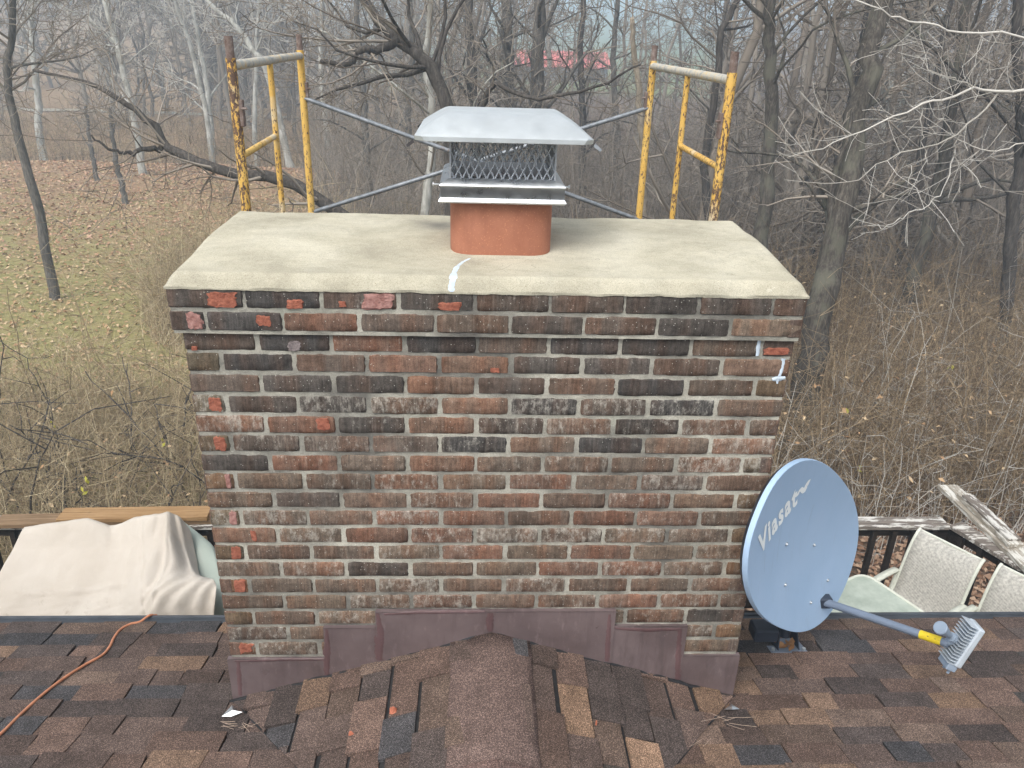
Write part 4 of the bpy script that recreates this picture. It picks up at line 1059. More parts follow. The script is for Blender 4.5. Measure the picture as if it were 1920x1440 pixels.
# ------------------------------------------------------------------ tarp and sheet
def m_tarp():
    t = NT('cream_tarp'); v = t.co()
    c = t.ramp(t.noise(v, 2.2, 5), [(0.3, lin(180, 170, 158)), (0.7, lin(196, 188, 178))])
    dirt = t.ramp(t.noise(t.co(scale=(6, 6, 6)), 1.8, 7, .75), [(0.56, 0), (0.68, .6)])
    s = t.n('ShaderNodeSeparateXYZ'); t.l(t.tc.outputs['Object'], s.inputs[0])
    lo = t.n('ShaderNodeMapRange'); t.l(s.outputs[2], lo.inputs[0]); lo.inputs[1].default_value = .08; lo.inputs[2].default_value = -.12
    c = t.mix(t.math('MULTIPLY', dirt, lo.outputs[0]), c, lin(130, 112, 92))
    fw = t.noise(v, 16, 6, .7); t.bump(t.mix(.3, fw, t.noise(t.co(scale=(3, 3, 9)), 4, 5, .7)), .5, .012)
    return t.out(c, .75, 0, .3)
MT['tarp'] = m_tarp()
def cat(P, n, axis=0):
    P = np.asarray(P, float); m = P.shape[axis]; t = np.linspace(0, m-1, n); i = np.clip(t.astype(int), 0, m-2); f = t-i
    g = lambda k: np.take(P, np.clip(k, 0, m-1), axis)
    sh = [1]*P.ndim; sh[axis] = n; f = f.reshape(sh)
    a, b, c, d = g(i-1), g(i), g(i+1), g(i+2)
    return .5*(2*b+(c-a)*f+(2*a-5*b+4*c-d)*f*f+(3*b-a-3*c+d)*f**3)
def sheet(name, rows, mat, label, nu=121, nv=70, fold=None):
    G = np.array([[at(*q) for q in r] for r in rows]); G = cat(G, nv, 0); Gs = cat(G, nu, 1)
    tt = np.linspace(0, G.shape[1]-1, nu); i0 = np.clip(tt.astype(int), 0, G.shape[1]-2); ff = (tt-i0)[None, :, None]
    G = .25*Gs+.75*(G[:, i0]*(1-ff)+G[:, i0+1]*ff)          # taut cloth: creases stay sharp
    U, Vv = np.meshgrid(np.linspace(0, 1, nu), np.linspace(0, 1, nv))
    P = G.reshape(-1, 3).copy(); dsp = vnoise(P*4.5)*.007+vnoise(P*13)*.004+vnoise(P*40)*.0015
    if fold is not None: dsp = dsp+fold(U.ravel(), Vv.ravel())
    P[:, 2] += dsp; P[:, 1] -= dsp*.6
    F = [(j*nu+i, (j+1)*nu+i, (j+1)*nu+i+1, j*nu+i+1) for j in range(nv-1) for i in range(nu-1)]
    o = obj(name, P, F, MT[mat], None, True); md = o.modifiers.new('thick', 'SOLIDIFY'); md.thickness = .004; setp(o, label, 'tarp'); return o
rows = [
 [(30, 1120, 5.30), (90, 1110, 5.30), (150, 1100, 5.30), (205, 1100, 5.30), (250, 1100, 5.28), (290, 1100, 5.25), (316, 1100, 5.22), (338, 1100, 5.22), (362, 1110, 5.2)],
 [(48, 991, 5.10), (110, 982, 5.10), (166, 974, 5.10), (205, 986, 5.08), (250, 973, 5.06), (292, 967, 5.02), (316, 963, 5.0), (336, 971, 5.02), (354, 992, 5.05)],
 [(22, 1035, 4.92), (85, 1030, 4.92), (150, 1032, 4.90), (205, 1035, 4.88), (245, 1028, 4.86), (280, 1018, 4.80), (318, 1005, 4.84), (346, 1022, 4.90), (368, 1045, 4.95)],
 [(-4, 1080, 4.74), (60, 1086, 4.72), (130, 1089, 4.70), (190, 1090, 4.68), (232, 1086, 4.66), (268, 1076, 4.56), (322, 1058, 4.66), (356, 1062, 4.72), (376, 1080, 4.76)],
 [(-28, 1130, 4.60), (35, 1132, 4.58), (110, 1135, 4.56), (175, 1136, 4.54), (222, 1135, 4.52), (262, 1130, 4.42), (300, 1112, 4.44), (362, 1098, 4.50), (404, 1094, 4.56)],
 [(-50, 1185, 4.46), (10, 1188, 4.46), (90, 1190, 4.44), (165, 1190, 4.42), (215, 1190, 4.40), (258, 1190, 4.32), (296, 1190, 4.34), (350, 1188, 4.38), (400, 1186, 4.42)],
 [(-70, 1330, 4.36), (0, 1330, 4.36), (80, 1330, 4.34), (160, 1330, 4.32), (210, 1330, 4.30), (255, 1330, 4.22), (294, 1330, 4.24), (350, 1330, 4.28), (398, 1330, 4.32)]]
def tfold(u, v):
    w = np.exp(-((u-.72-.05*v)/.13)**2)*sstep(.12, .5, v); ang = (u-.75)/(v-.05+.12)
    w2 = np.exp(-((u-.42)/.06)**2)*np.exp(-((v-.24)/.12)**2)
    cr_ = -.012*np.exp(-((u-.50-.22*v)/.012)**2)*sstep(.1, .3, v)             # seam running down from the peak
    line = .010*np.exp(-((v-.56-.03*np.sin(u*9))/.018)**2)*sstep(.05, .2, u)*sstep(.62, .5, u)
    wr = .005*np.sin(u*70+v*40+3*np.sin(v*20))*np.exp(-((v-.72)/.16)**2)*sstep(.55, .75, u)
    small = .0035*np.abs(np.sin(u*31+v*57))*sstep(.5, .7, v)
    wp = np.exp(-((u-.74)/.16)**2)*sstep(.13, .3, v)
    return w*.020*np.sin(ang*24)+wp*.026*(1-2*np.abs(np.sin(ang*7+.4))**.6)-w2*.032+.006*np.sin(u*40+v*6)*sstep(.3, .6, v)+cr_+line+wr*2+small
sheet('tarp', rows, 'tarp', 'cream canvas tarp draped in folds over furniture on the deck at left', fold=tfold)
MT['green_sheet'] = plain('pale_green_sheet', lin(178, 188, 178), .5, 0, .07, 3)
sheet('cover_sheet', [[(336, 1000, 5.24), (365, 1010, 5.22), (398, 1030, 5.2), (408, 1050, 5.2)], [(340, 975, 5.14), (366, 995, 5.12), (396, 1020, 5.1), (412, 1040, 5.1)], [(356, 1050, 4.96), (382, 1055, 4.94), (408, 1068, 4.92), (424, 1080, 4.92)],
       [(366, 1120, 4.74), (388, 1122, 4.72), (414, 1126, 4.70), (430, 1130, 4.70)], [(368, 1250, 4.56), (392, 1250, 4.54), (420, 1250, 4.52), (440, 1250, 4.52)]], 'green_sheet', 'pale green plastic sheet showing between the cream tarp and the chimney', 30, 40)
mb = MB(); mb.box((-2.6, 4.85, ZD+.30), (1.3, .36, .60), None, .03); o = mb.build('covered_furniture', MT['wood_dark']); setp(o, 'patio furniture hidden beneath the cream tarp', 'furniture')

# ------------------------------------------------------------------ chairs and table
def m_sling():
    t = NT('woven_sling'); v = t.co()
    w = t.n('ShaderNodeTexChecker'); w.inputs['Scale'].default_value = 150; t.l(v, w.inputs['Vector'])
    w.inputs[1].default_value = lin(206, 202, 194); w.inputs[2].default_value = lin(150, 147, 142)
    c = t.mix(.55, w.outputs[0], t.ramp(t.noise(v, 60, 4), [(.35, lin(140, 138, 132)), (.65, lin(200, 197, 188))]))
    return t.out(c, .8, 0, .2)
MT['sling'] = m_sling()
MT['chair_frame'] = plain('cream_enamel', lin(206, 208, 196), .45, 0, .06, 8)
def m_glass():
    t = NT('mottled_table_glass'); v = t.co()
    c = t.ramp(t.noise(v, 6, 6, .7), [(.3, lin(150, 160, 148)), (.7, lin(186, 194, 182))]); return t.out(c, .35, 0, .5)
MT['glass'] = m_glass()
def chair(label, c, fwd):
    f = np.array([*fwd, 0.]); f /= np.linalg.norm(f); s_ = np.array([f[1], -f[0], 0]); R = np.stack([s_, f, [0, 0, 1]], 1); c = np.array([*c, ZD])
    T = lambda P: [c+R @ np.array(p) for p in P]
    t = thing('patio_chair', label, 'chair', c, 'sling chairs on the deck'); hwid = .245
    prof = [(.22, .405), (.10, .395), (0, .385), (-.12, .375), (-.20, .385), (-.245, .43), (-.275, .52), (-.305, .64), (-.335, .76), (-.375, .86), (-.425, .93), (-.455, .945)]
    pr = cat(np.array(prof), 34)
    for nm, a, b in (('seat', 0, 13), ('backrest', 12, 34)):
        V = []; q = pr[a:b]; n = 9
        for (y, z) in q:
            for k in range(n):
                x = -hwid+2*hwid*k/(n-1); V.append((x, y, z-.018*(1-(x/hwid)**2)))
        F = [(i*n+k, i*n+k+1, (i+1)*n+k+1, (i+1)*n+k) for i in range(len(q)-1) for k in range(n-1)]
        o = obj(nm, T(V), F, MT['sling'], t, True); md = o.modifiers.new('thick', 'SOLIDIFY'); md.thickness = .006
    for sx in (-1, 1):
        mb = MB(); mb.tube(T([(sx*(hwid+.008), y, z) for y, z in pr]), .013, 10); autosmooth(mb.build('side_tube', MT['chair_frame'], t))
        mb = MB(); mb.tube(T([(sx*(hwid+.03), .24, .0), (sx*(hwid+.03), .235, .35), (sx*(hwid+.035), .22, .60)]), .013, 8); autosmooth(mb.build('front_leg', MT['chair_frame'], t))
        mb = MB(); mb.tube(T([(sx*(hwid+.03), -.32, .0), (sx*(hwid+.03), -.24, .38), (sx*(hwid+.02), -.27, .60)]), .013, 8); autosmooth(mb.build('rear_leg', MT['chair_frame'], t))
        V = []; ar = cat(np.array([(.30, .585), (.26, .615), (.1, .632), (-.1, .630), (-.25, .612), (-.30, .60)]), 16)
        for (y, z) in ar: V += [(sx*(hwid+.008), y, z), (sx*(hwid+.062), y, z), (sx*(hwid+.062), y, z-.018), (sx*(hwid+.008), y, z-.018)]
        F = [(i*4+k, i*4+(k+1) % 4, (i+1)*4+(k+1) % 4, (i+1)*4+k) for i in range(15) for k in range(4)]+[(3, 2, 1, 0), (60, 61, 62, 63)]
        obj('armrest', T(V), F, MT['chair_frame'], t, True)
    mb = MB(); mb.tube(T([(-hwid, -.45, .938), (hwid, -.45, .938)]), .011, 8); autosmooth(mb.build('head_rail', MT['chair_frame'], t))
fch = np.array([-.831, -.556])
chair('grey woven sling chair facing the glass table beside the satellite dish', np.array([3.783, 5.094])+fch*.44, fch)
chair('grey woven sling chair cut off by the right edge of the picture', np.array([4.17, 4.62])+fch*.44, fch)
ta = np.array([.44, -.898, 0]); tb_ = np.array([-.898, -.44, 0]); tc_ = np.array([3.10, 4.99, H-3.85])
tbl = thing('patio_table', 'glass topped patio table behind the satellite dish arm', 'table', (tc_+ta*.55+tb_*.45)*np.array([1, 1, 0])+np.array([0, 0, ZD]))
oc = tc_+ta*.55+tb_*.45
pl_ = [oc+ta*x+tb_*y for x, y in rrect(0, 0, .60, .50, .10)]
mb = MB(); mb.prism([p-np.array([0, 0, .008]) for p in pl_], (0, 0, .008)); mb.build('glass_top', MT['glass'], tbl)
mb = MB(); pp = pl_+[pl_[0]]; mb.tube([p-np.array([0, 0, .004]) for p in pp], .013, 8); autosmooth(mb.build('rim', MT['chair_frame'], tbl))
for sx in (-1, 1):
    for sy in (-1, 1):
        q = oc+ta*.42*sx+tb_*.33*sy; mb = MB(); mb.tube([q-np.array([0, 0, .01]), q*np.array([1, 1, 0])+np.array([0, 0, ZD])+ta*.06*sx], .017, 8); autosmooth(mb.build('leg', MT['chair_frame'], tbl))

# ------------------------------------------------------------------ small things on the roof
def oncr(px, py, lift=.012):
    N = np.cross((VLN if px < 925 else VRN)-PK, RD-PK); N /= np.linalg.norm(N); N *= np.sign(N[2]); return onpl(px, py, PK+N*lift, N)
cp = [onroof(x, y, .014) for x, y in ((-60, 1425), (0, 1377), (40, 1338), (85, 1298), (125, 1268), (160, 1246), (192, 1228), (206, 1212), (213, 1197), (226, 1180), (245, 1170), (262, 1166))]
cp += [np.array([cp[-1][0]+.04, YE+.03, zE+.012]), np.array([cp[-1][0]+.055, YE+.06, zE-.12]), np.array([cp[-1][0]+.05, YE+.07, zE-.9])]
mb = MB(); mb.tube(cat(np.array(cp), 90), .0066, 10)
MT['cord'] = plain('orange_vinyl_cord', lin(192, 130, 98), .55, 0, .2, 24)
autosmooth(setp(mb.build('extension_cord', MT['cord']), 'orange extension cord snaking over the shingles to the left eave', 'cord'), 80)
def chip(px, py, s_, label, seed):
    r = random.Random(seed); p = oncr(px, py, .020); n = 8; V = []
    for lay, (k, z) in enumerate(((1, -.008), (.9, .006), (.5, .014))):
        for i in range(n): a = 6.283*i/n; q = r.uniform(.7, 1.2)*k; V.append(p+np.array([s_*q*math.cos(a), s_*.6*q*math.sin(a), z+r.uniform(-.002, .002)]))
    F = [(j*n+i, j*n+(i+1) % n, (j+1)*n+(i+1) % n, (j+1)*n+i) for j in range(2) for i in range(n)]+[tuple(range(16, 24)), tuple(range(7, -1, -1))]
    setp(obj('brick_chip', V, F, MT['chip']), label, 'brick chip', 'brick chips on the cricket')
MT['chip'] = m_spall('orange_brick_chip', lin(170, 92, 68), lin(222, 146, 118))
chip(737, 1332, .018, 'larger orange brick chip on a dark shingle left of the cricket ridge', 1)
chip(658, 1377, .010, 'tiny orange brick chip nearest the bottom left of the cricket', 2)
chip(1118, 1186+170, .004, 'speck of orange brick on the right cricket slope', 3)
def scrap(pts, label, lift, fn):
    P = [fn(x, y, lift) for x, y in pts]; c = np.mean(P, 0); V = []
    for i, p in enumerate(P): V.append(p+np.array([0, 0, .004+.012*(i % 2)]))
    V += [c+np.array([0, 0, .022])]; n = len(P)
    o = obj('flashing_scrap', V, [(i, (i+1) % n, n) for i in range(n)], MT['scrap']); md = o.modifiers.new('thick', 'SOLIDIFY'); md.thickness = .0015
    setp(o, label, 'metal scrap', 'metal scraps in the valleys')
scrap([(416, 1345), (436, 1328), (445, 1338), (455, 1341), (434, 1345)], 'bright triangular metal scrap on the shingles below the left chimney corner', .012, onroof)
scrap([(1358, 1332), (1371, 1326), (1386, 1331), (1372, 1336)], 'small bright metal scrap on the shingles below the right chimney corner', .012, onroof)
MT['needle'] = plain('dry_pine_needle', lin(168, 148, 132), .8, 0, .25, 40)
def needles(px, py, n, L, label, seed, fn):
    r = random.Random(seed); mb = MB(); c = fn(px, py, .014)
    for k in range(n):
        a = r.uniform(-1.4, 1.4)+(math.pi if r.random() < .5 else 0); l_ = L*r.uniform(.5, 1); p = c+np.array([r.uniform(-.02, .02), r.uniform(-.02, .02), r.uniform(0, .01)])
        d = np.array([math.cos(a), math.sin(a), -ROOF_M*math.sin(a)]); s_ = np.array([-d[1], d[0], 0])*r.uniform(-.15, .15)
        mb.tube([p, p+d*l_*.5+s_*l_, p+d*l_+s_*l_*2+np.array([0, 0, .004])], .0010, 4)
    setp(mb.build('pine_needles', MT['needle']), label, 'pine needles', 'pine needle tufts')
needles(447, 1362, 9, .08, 'tuft of pale pine needles below the left metal scrap', 4, onroof)
needles(1358, 1352, 6, .13, 'loose brown pine needles below the right metal scrap', 5, onroof)
needles(1320, 1394, 2, .09, 'single pine needle on the right valley line', 6, onroof)

# ------------------------------------------------------------------ far barn
def barn():
    c = at(1052, 122, 118.0); gz = float(terrain(c[0], c[1])); t = thing('barn', 'distant barn with faded red metal roof seen through the trees', 'barn', (c[0], c[1], gz))
    MT['red_roof'] = plain('faded_red_roof', (0.70, 0.16, 0.14, 1), .6, 0, .15, 1.0); MT['barn_wall'] = plain('brown_barn_wall', (0.12, 0.095, 0.085, 1), .9, 0, .2, 1.0)
    ze = at(1052, 124, 115.0)[2]; zr = at(1052, 96, 119.5)[2]; xa = at(962, 110, 118)[0]; xb = at(1141, 110, 118)[0]
    mb = MB(); mb.box(((xa+xb)/2, 119.5, (gz-1+ze)/2), (xb-xa-.8, 8.2, ze-gz+1)); w = mb.build('wall', MT['barn_wall'], t)
    mb = MB(); mb.prism([(xa, 115, ze), (xa, 119.5, zr), (xa, 124, ze), (xa, 124, ze-.2), (xa, 119.5, zr-.2), (xa, 115, ze-.2)], (xb-xa, 0, 0)); mb.build('roof', MT['red_roof'], t)
    rf = [c_ for c_ in t.children if c_.name.startswith('roof')][0]
    for k in range(16):
        xx = xa+(xb-xa)*(k+.5)/16; mb = MB(); mb.prism([(xx, 114.95, ze+.02), (xx, 119.5, zr+.02), (xx, 119.5, zr+.10), (xx, 114.95, ze+.10)], (.12, 0, 0)); mb.build('seam', MT['red_roof'], rf)
    for k in range(3):
        mb = MB(); mb.box((xa+(xb-xa)*(.2+.3*k), 115.38, (gz+ze)/2-.2), (1.2, .1, 1.1)); mb.build('window', plain('dark_barn_window', (0.03, .035, .04, 1), .3), t)
barn()

# ------------------------------------------------------------------ trees
def m_bark(name, a, b, patch=None, sc=6):
    t = NT(name); v = t.co()
    c = t.ramp(t.noise(t.co(scale=(1, 1, .16)), sc*5, 6, .75), [(.32, tuple(x*.6 for x in a[:3])+(1,)), (.46, a), (.68, b)])
    c = t.mix(1.0, c, t.ramp(t.noise(v, 1.1, 4), [(.3, .65), (.7, 1.2)]), 'MULTIPLY')
    if patch: c = t.mix(t.ramp(t.noise(t.co(scale=(1, 1, .5)), 2.6, 5, .65), [(.50, 0), (.60, .8)]), c, patch)
    t.bump(t.noise(t.co(scale=(1, 1, .2)), sc*5, 4, .7), .8, .02); return t.out(c, .95, 0, .15)
MT['bark_dark'] = m_bark('dark_bark', (0.060, 0.052, 0.046, 1), (0.145, 0.128, 0.112, 1))
MT['bark_grey'] = m_bark('grey_bark', (0.10, 0.090, 0.080, 1), (0.22, 0.20, 0.175, 1))
MT['bark_moss'] = m_bark('mossy_grey_bark', (0.065, 0.056, 0.047, 1), (0.175, 0.155, 0.130, 1), (0.135, 0.130, 0.100, 1))
MT['bark_pale'] = m_bark('pale_sycamore_bark', (0.42, 0.41, 0.37, 1), (0.62, 0.61, 0.57, 1), (0.24, 0.22, 0.185, 1), 3)
MT['bark_snag'] = m_bark('bare_snag_wood', (0.26, 0.215, 0.16, 1), (0.42, 0.36, 0.28, 1))
def m_twig(name, cols):
    t = NT(name); g = t.n('ShaderNodeNewGeometry'); c = t.ramp(g.outputs['Random Per Island'], [(i/(len(cols)-1), k) for i, k in enumerate(cols)])
    return t.out(c, .95, 0, .15)
MT['twig'] = m_twig('twig', [(0.11, 0.090, 0.071, 1), (0.21, 0.175, 0.142, 1), (0.33, 0.29, 0.245, 1), (0.26, 0.22, 0.18, 1)])
MT['twig_pale'] = m_twig('pale_twig', [(0.34, 0.315, 0.275, 1), (0.52, 0.49, 0.44, 1), (0.64, 0.615, 0.565, 1)])
MT['twig_bright'] = m_twig('bleached_twig', [(0.36, 0.335, 0.295, 1), (0.52, 0.49, 0.44, 1), (0.62, 0.595, 0.55, 1)])
MT['brush'] = m_twig('dry_brush', [(0.14, 0.103, 0.060, 1), (0.37, 0.285, 0.172, 1), (0.58, 0.48, 0.315, 1), (0.23, 0.172, 0.105, 1)])
MT['brush_dark'] = m_twig('dark_brush', [(0.070, 0.048, 0.029, 1), (0.23, 0.166, 0.100, 1), (0.44, 0.335, 0.21, 1), (0.14, 0.098, 0.060, 1)])
MT['leaf_tan'] = m_twig('fallen_leaf', [(0.29, 0.165, 0.085, 1), (0.45, 0.30, 0.17, 1), (0.58, 0.44, 0.28, 1), (0.37, 0.22, 0.115, 1)])
MT['leaf_brown'] = m_twig('woodland_leaf', [(0.13, 0.07, 0.043, 1), (0.26, 0.155, 0.10, 1), (0.40, 0.28, 0.195, 1), (0.18, 0.10, 0.064, 1)])
MT['leaf_rust'] = m_twig('rusty_leaf', [(0.26, 0.13, 0.075, 1), (0.44, 0.25, 0.16, 1), (0.52, 0.34, 0.24, 1), (0.34, 0.17, 0.10, 1)])
MT['leaf_yellow'] = plain('yellow_leaf', (0.50, 0.47, 0.07, 1), .7, 0, .2, 9)

def tubes(P, R, sides):                            # P (m,n,3), R (m,n) -> V, F
    P = np.asarray(P, np.float64); R = np.asarray(R, np.float64); m, n, _ = P.shape
    T = np.empty_like(P); T[:, 1:-1] = P[:, 2:]-P[:, :-2]; T[:, 0] = P[:, 1]-P[:, 0]; T[:, -1] = P[:, -1]-P[:, -2]
    T /= np.linalg.norm(T, axis=2, keepdims=True)+1e-9
    ref = np.where(np.abs(T[:, :1, 2:3]) < .8, np.array([0, 0, 1.]), np.array([1., 0, 0])); ref = np.repeat(ref, n, 1)
    A = np.cross(T, ref); A /= np.linalg.norm(A, axis=2, keepdims=True)+1e-9; B = np.cross(A, T)
    an = np.arange(sides)*2*np.pi/sides
    V = P[:, :, None, :]+R[:, :, None, None]*(A[:, :, None, :]*np.cos(an)[None, None, :, None]+B[:, :, None, :]*np.sin(an)[None, None, :, None])
    idx = np.arange(m*n*sides).reshape(m, n, sides); nx = np.roll(idx, -1, 2)
    F = np.stack([idx[:, :-1], nx[:, :-1], nx[:, 1:], idx[:, 1:]], -1).reshape(-1, 4)
    return V.reshape(-1, 3), F
def pack(groups):                                  # dict (n,sides)->list of (pts,rad)
    Vs, Fs, o = [], [], 0
    for (n, sd_), L in groups.items():
        V, F = tubes([a for a, b in L], [b for a, b in L], sd_); Vs.append(V); Fs.append(F+o); o += len(V)
    return np.concatenate(Vs), np.concatenate(Fs)
def addp(G, pts, rad, sides): G.setdefault((len(pts), sides), []).append((pts, rad))
def grow(G, p, d, L, r, depth, R, wig=.22, up=.05, kids=(5, 4, 3), seg=None, tip=.25, minr=.0035, droop=0):
    n = max(4, min(12, int(L/(seg or .5))+3)); pts = [np.array(p, float)]; d = np.array(d, float); d /= np.linalg.norm(d); st = L/(n-1)
    for i in range(n-1):
        d = d+R.randn(3)*wig+np.array([0, 0, up-droop*i/n]); d /= np.linalg.norm(d); pts.append(pts[-1]+d*st)
    pts = np.array(pts); rad = np.maximum(minr, r*np.linspace(1, tip, n))
    addp(G, pts, rad, 6 if r > .05 else (4 if r > .015 else 3))
    if depth <= 0: return
    for _ in range(kids[0]):
        t = R.uniform(.2, .98); i = min(n-2, int(t*(n-1))); q = pts[i]+(pts[i+1]-pts[i])*(t*(n-1)-i); dd = pts[i+1]-pts[i]; dd /= np.linalg.norm(dd)
        ax = np.cross(dd, R.randn(3)); ax /= np.linalg.norm(ax)+1e-9; an = R.uniform(.5, 1.15)
        nd = dd*math.cos(an)+ax*math.sin(an)
        grow(G, q, nd, L*R.uniform(.35, .7)*(1-.35*t), max(minr, rad[i]*R.uniform(.4, .65)), depth-1, R, wig*1.1, up, kids[1:] or (2,), seg, .3, minr, droop)
def tree(name, label, path, r0, r1, bark, twigm, seed, nlimb=14, limb=(1.5, 4), group=None, depth=3, kids=(5, 4, 3), extra=(), top=True, tmin=.25, wig=.2, minr=.004, flare=True, droop=0, kx=1.3, lm=None):
    R = np.random.RandomState(seed); P = cat(np.array(path, float), 26); n = len(P)
    P = P+np.concatenate([[np.zeros(3)], R.randn(n-1, 3)*r0*.16])
    rad = np.linspace(r0, r1, n)*(1+R.randn(n)*.03)
    if flare: rad[0] *= 1.5; rad[1] *= 1.12
    t = thing(name, label, 'tree', P[0]*np.array([1, 1, 1]), group)
    V, F = tubes([P], [rad], 12); o = ORG[t.name]
    link('trunk', npmesh('trunk', V-o, F, MT[bark]), t, o)
    GL, GT = {}, {}
    for pth, ra, rb_ in extra:
        q = cat(np.array(pth, float), 22); q = q+np.concatenate([[np.zeros(3)], R.randn(21, 3)*max(ra*.2, .014)]); rr_ = np.linspace(ra, rb_, 22); addp(GL, q, rr_, 9)
        for _ in range(int(len(pth)*kx)):
            i = R.randint(4, 21); d = q[i]-q[i-1]; ax = np.cross(d, R.randn(3)); ax /= np.linalg.norm(ax)+1e-9; d /= np.linalg.norm(d)
            grow(GT, q[i], d*.6+ax*.8, R.uniform(*limb)*.6, rr_[i]*.34, depth-1, R, wig, .03, kids[1:], minr=minr)
    for k in range(nlimb):
        tt = R.uniform(tmin, 1); i = min(n-2, int(tt*(n-1))); d = P[i+1]-P[i]; d /= np.linalg.norm(d)
        ax = np.cross(d, R.randn(3)); ax /= np.linalg.norm(ax)+1e-9; an = R.uniform(.5, 1.2)
        G1 = {}; grow(G1, P[i], d*math.cos(an)+ax*math.sin(an), R.uniform(*limb), max(minr*2, rad[i]*R.uniform(.22, .45)), depth, R, wig, .05, kids, minr=minr, droop=droop)
        for kk, L in G1.items():
            for a, b in L: addp(GL if b[0] > .03 else GT, a, b, kk[1])
    if GL or GT:
        V, F, k = np.zeros((0, 3)), np.zeros((0, 4), int), 0
        if GL: V, F = pack(GL); k = len(F)
        if GT:
            V2, F2 = pack(GT); F = np.concatenate([F, F2+len(V)]); V = np.concatenate([V, V2])
        me = npmesh('crown', V-o, F, MT[lm or bark]); me.materials.append(MT[twigm])
        me.polygons.foreach_set('material_index', (np.arange(len(F)) >= k).astype(np.int32)); link('crown', me, t, o)
    return t
def gpt(px, py, Y):                                # ground point under a sight line
    p = at(px, py, Y); p[2] = float(terrain(p[0], p[1]))-.1; return p
def gtree(name, label, pxs, Y, wpx, bark, twigm, seed, **k):
    P = [at(x, y, Y+k.get('lean', 0)*i) for i, (x, y) in enumerate(pxs)]; k.pop('lean', None)
    d = P[0]-P[1]; g0 = P[0].copy(); g0[:2] += d[:2]/max(.1, abs(d[2]))*min(3.0, max(0, P[0][2]))*.5; g0[2] = float(terrain(g0[0], g0[1]))-.15
    if P[0][2]-g0[2] > .3: P = [g0]+P
    else: P[0] = g0
    e = P[-1]+(P[-1]-P[-2])/np.linalg.norm(P[-1]-P[-2])*np.array([.5, .5, 1])*k.pop('ext', 3.5); P.append(e)
    r = wpx*np.linalg.norm(P[1]-np.array([0, 0, H]))/FPX/2
    return tree(name, label, P, r*1.12, r*.5, bark, twigm, seed, **k)

gtree('young_tree', 'slender dark tree standing alone on the leafy lawn at far left', [(100, 545), (84, 455), (62, 355), (36, 255), (18, 185), (14, 110), (24, 40)], 18.8, 15, 'bark_grey', 'twig', 1, nlimb=20, limb=(1.5, 3.2), kids=(6, 5, 3), tmin=.55, minr=.005)
B0 = gpt(850, 560, 12.4)
tree('limbed_tree', 'dark crooked tree behind the chimney with a thick limb sweeping to the left', [B0, at(848, 480, 12.4), at(850, 330, 12.5), at(838, 190, 12.6), at(800, 120, 12.7), at(745, 75, 12.8), at(700, 25, 13), at(660, -60, 13.3), at(640, -200, 14)], .135, .05, 'bark_dark', 'twig', 2, nlimb=16, limb=(1.2, 3), tmin=.4, minr=.0045, kids=(5, 4, 3),
     extra=[([at(848, 470, 12.4), at(740, 452, 12.3), at(640, 402, 12.2), at(565, 348, 12.3), at(480, 334, 12.4), at(405, 318, 12.5), at(345, 290, 12.6), at(312, 274, 12.7), at(292, 238, 12.7), at(266, 213, 12.8), at(232, 197, 12.9), at(195, 168, 13.1), at(140, 148, 13.3), at(60, 128, 13.6)], .110, .022),
            ([at(306, 276, 12.7), at(278, 279, 12.6), at(245, 287, 12.5), at(215, 284, 12.4), at(172, 256, 12.3)], .05, .012),
            ([at(745, 78, 12.8), at(715, 90, 12.6), at(690, 92, 12.5), at(668, 102, 12.5), at(655, 120, 12.4), at(600, 118, 12.3)], .070, .030),
            ([at(845, 250, 12.5), at(900, 200, 12.3), at(930, 160, 12.2), at(1000, 185, 12), at(1110, 165, 11.8), at(1200, 120, 11.6)], .055, .012)])
gtree('leaning_tree', 'thick mossy trunk leaning right just beyond the right chimney edge', [(1478, 860), (1500, 770), (1525, 650), (1556, 500), (1588, 345), (1618, 180), (1652, 0)], 11.2, 50, 'bark_moss', 'twig', 3, lean=.25, nlimb=12, limb=(1.2, 3), tmin=.45, kids=(5, 4, 3), minr=.004)
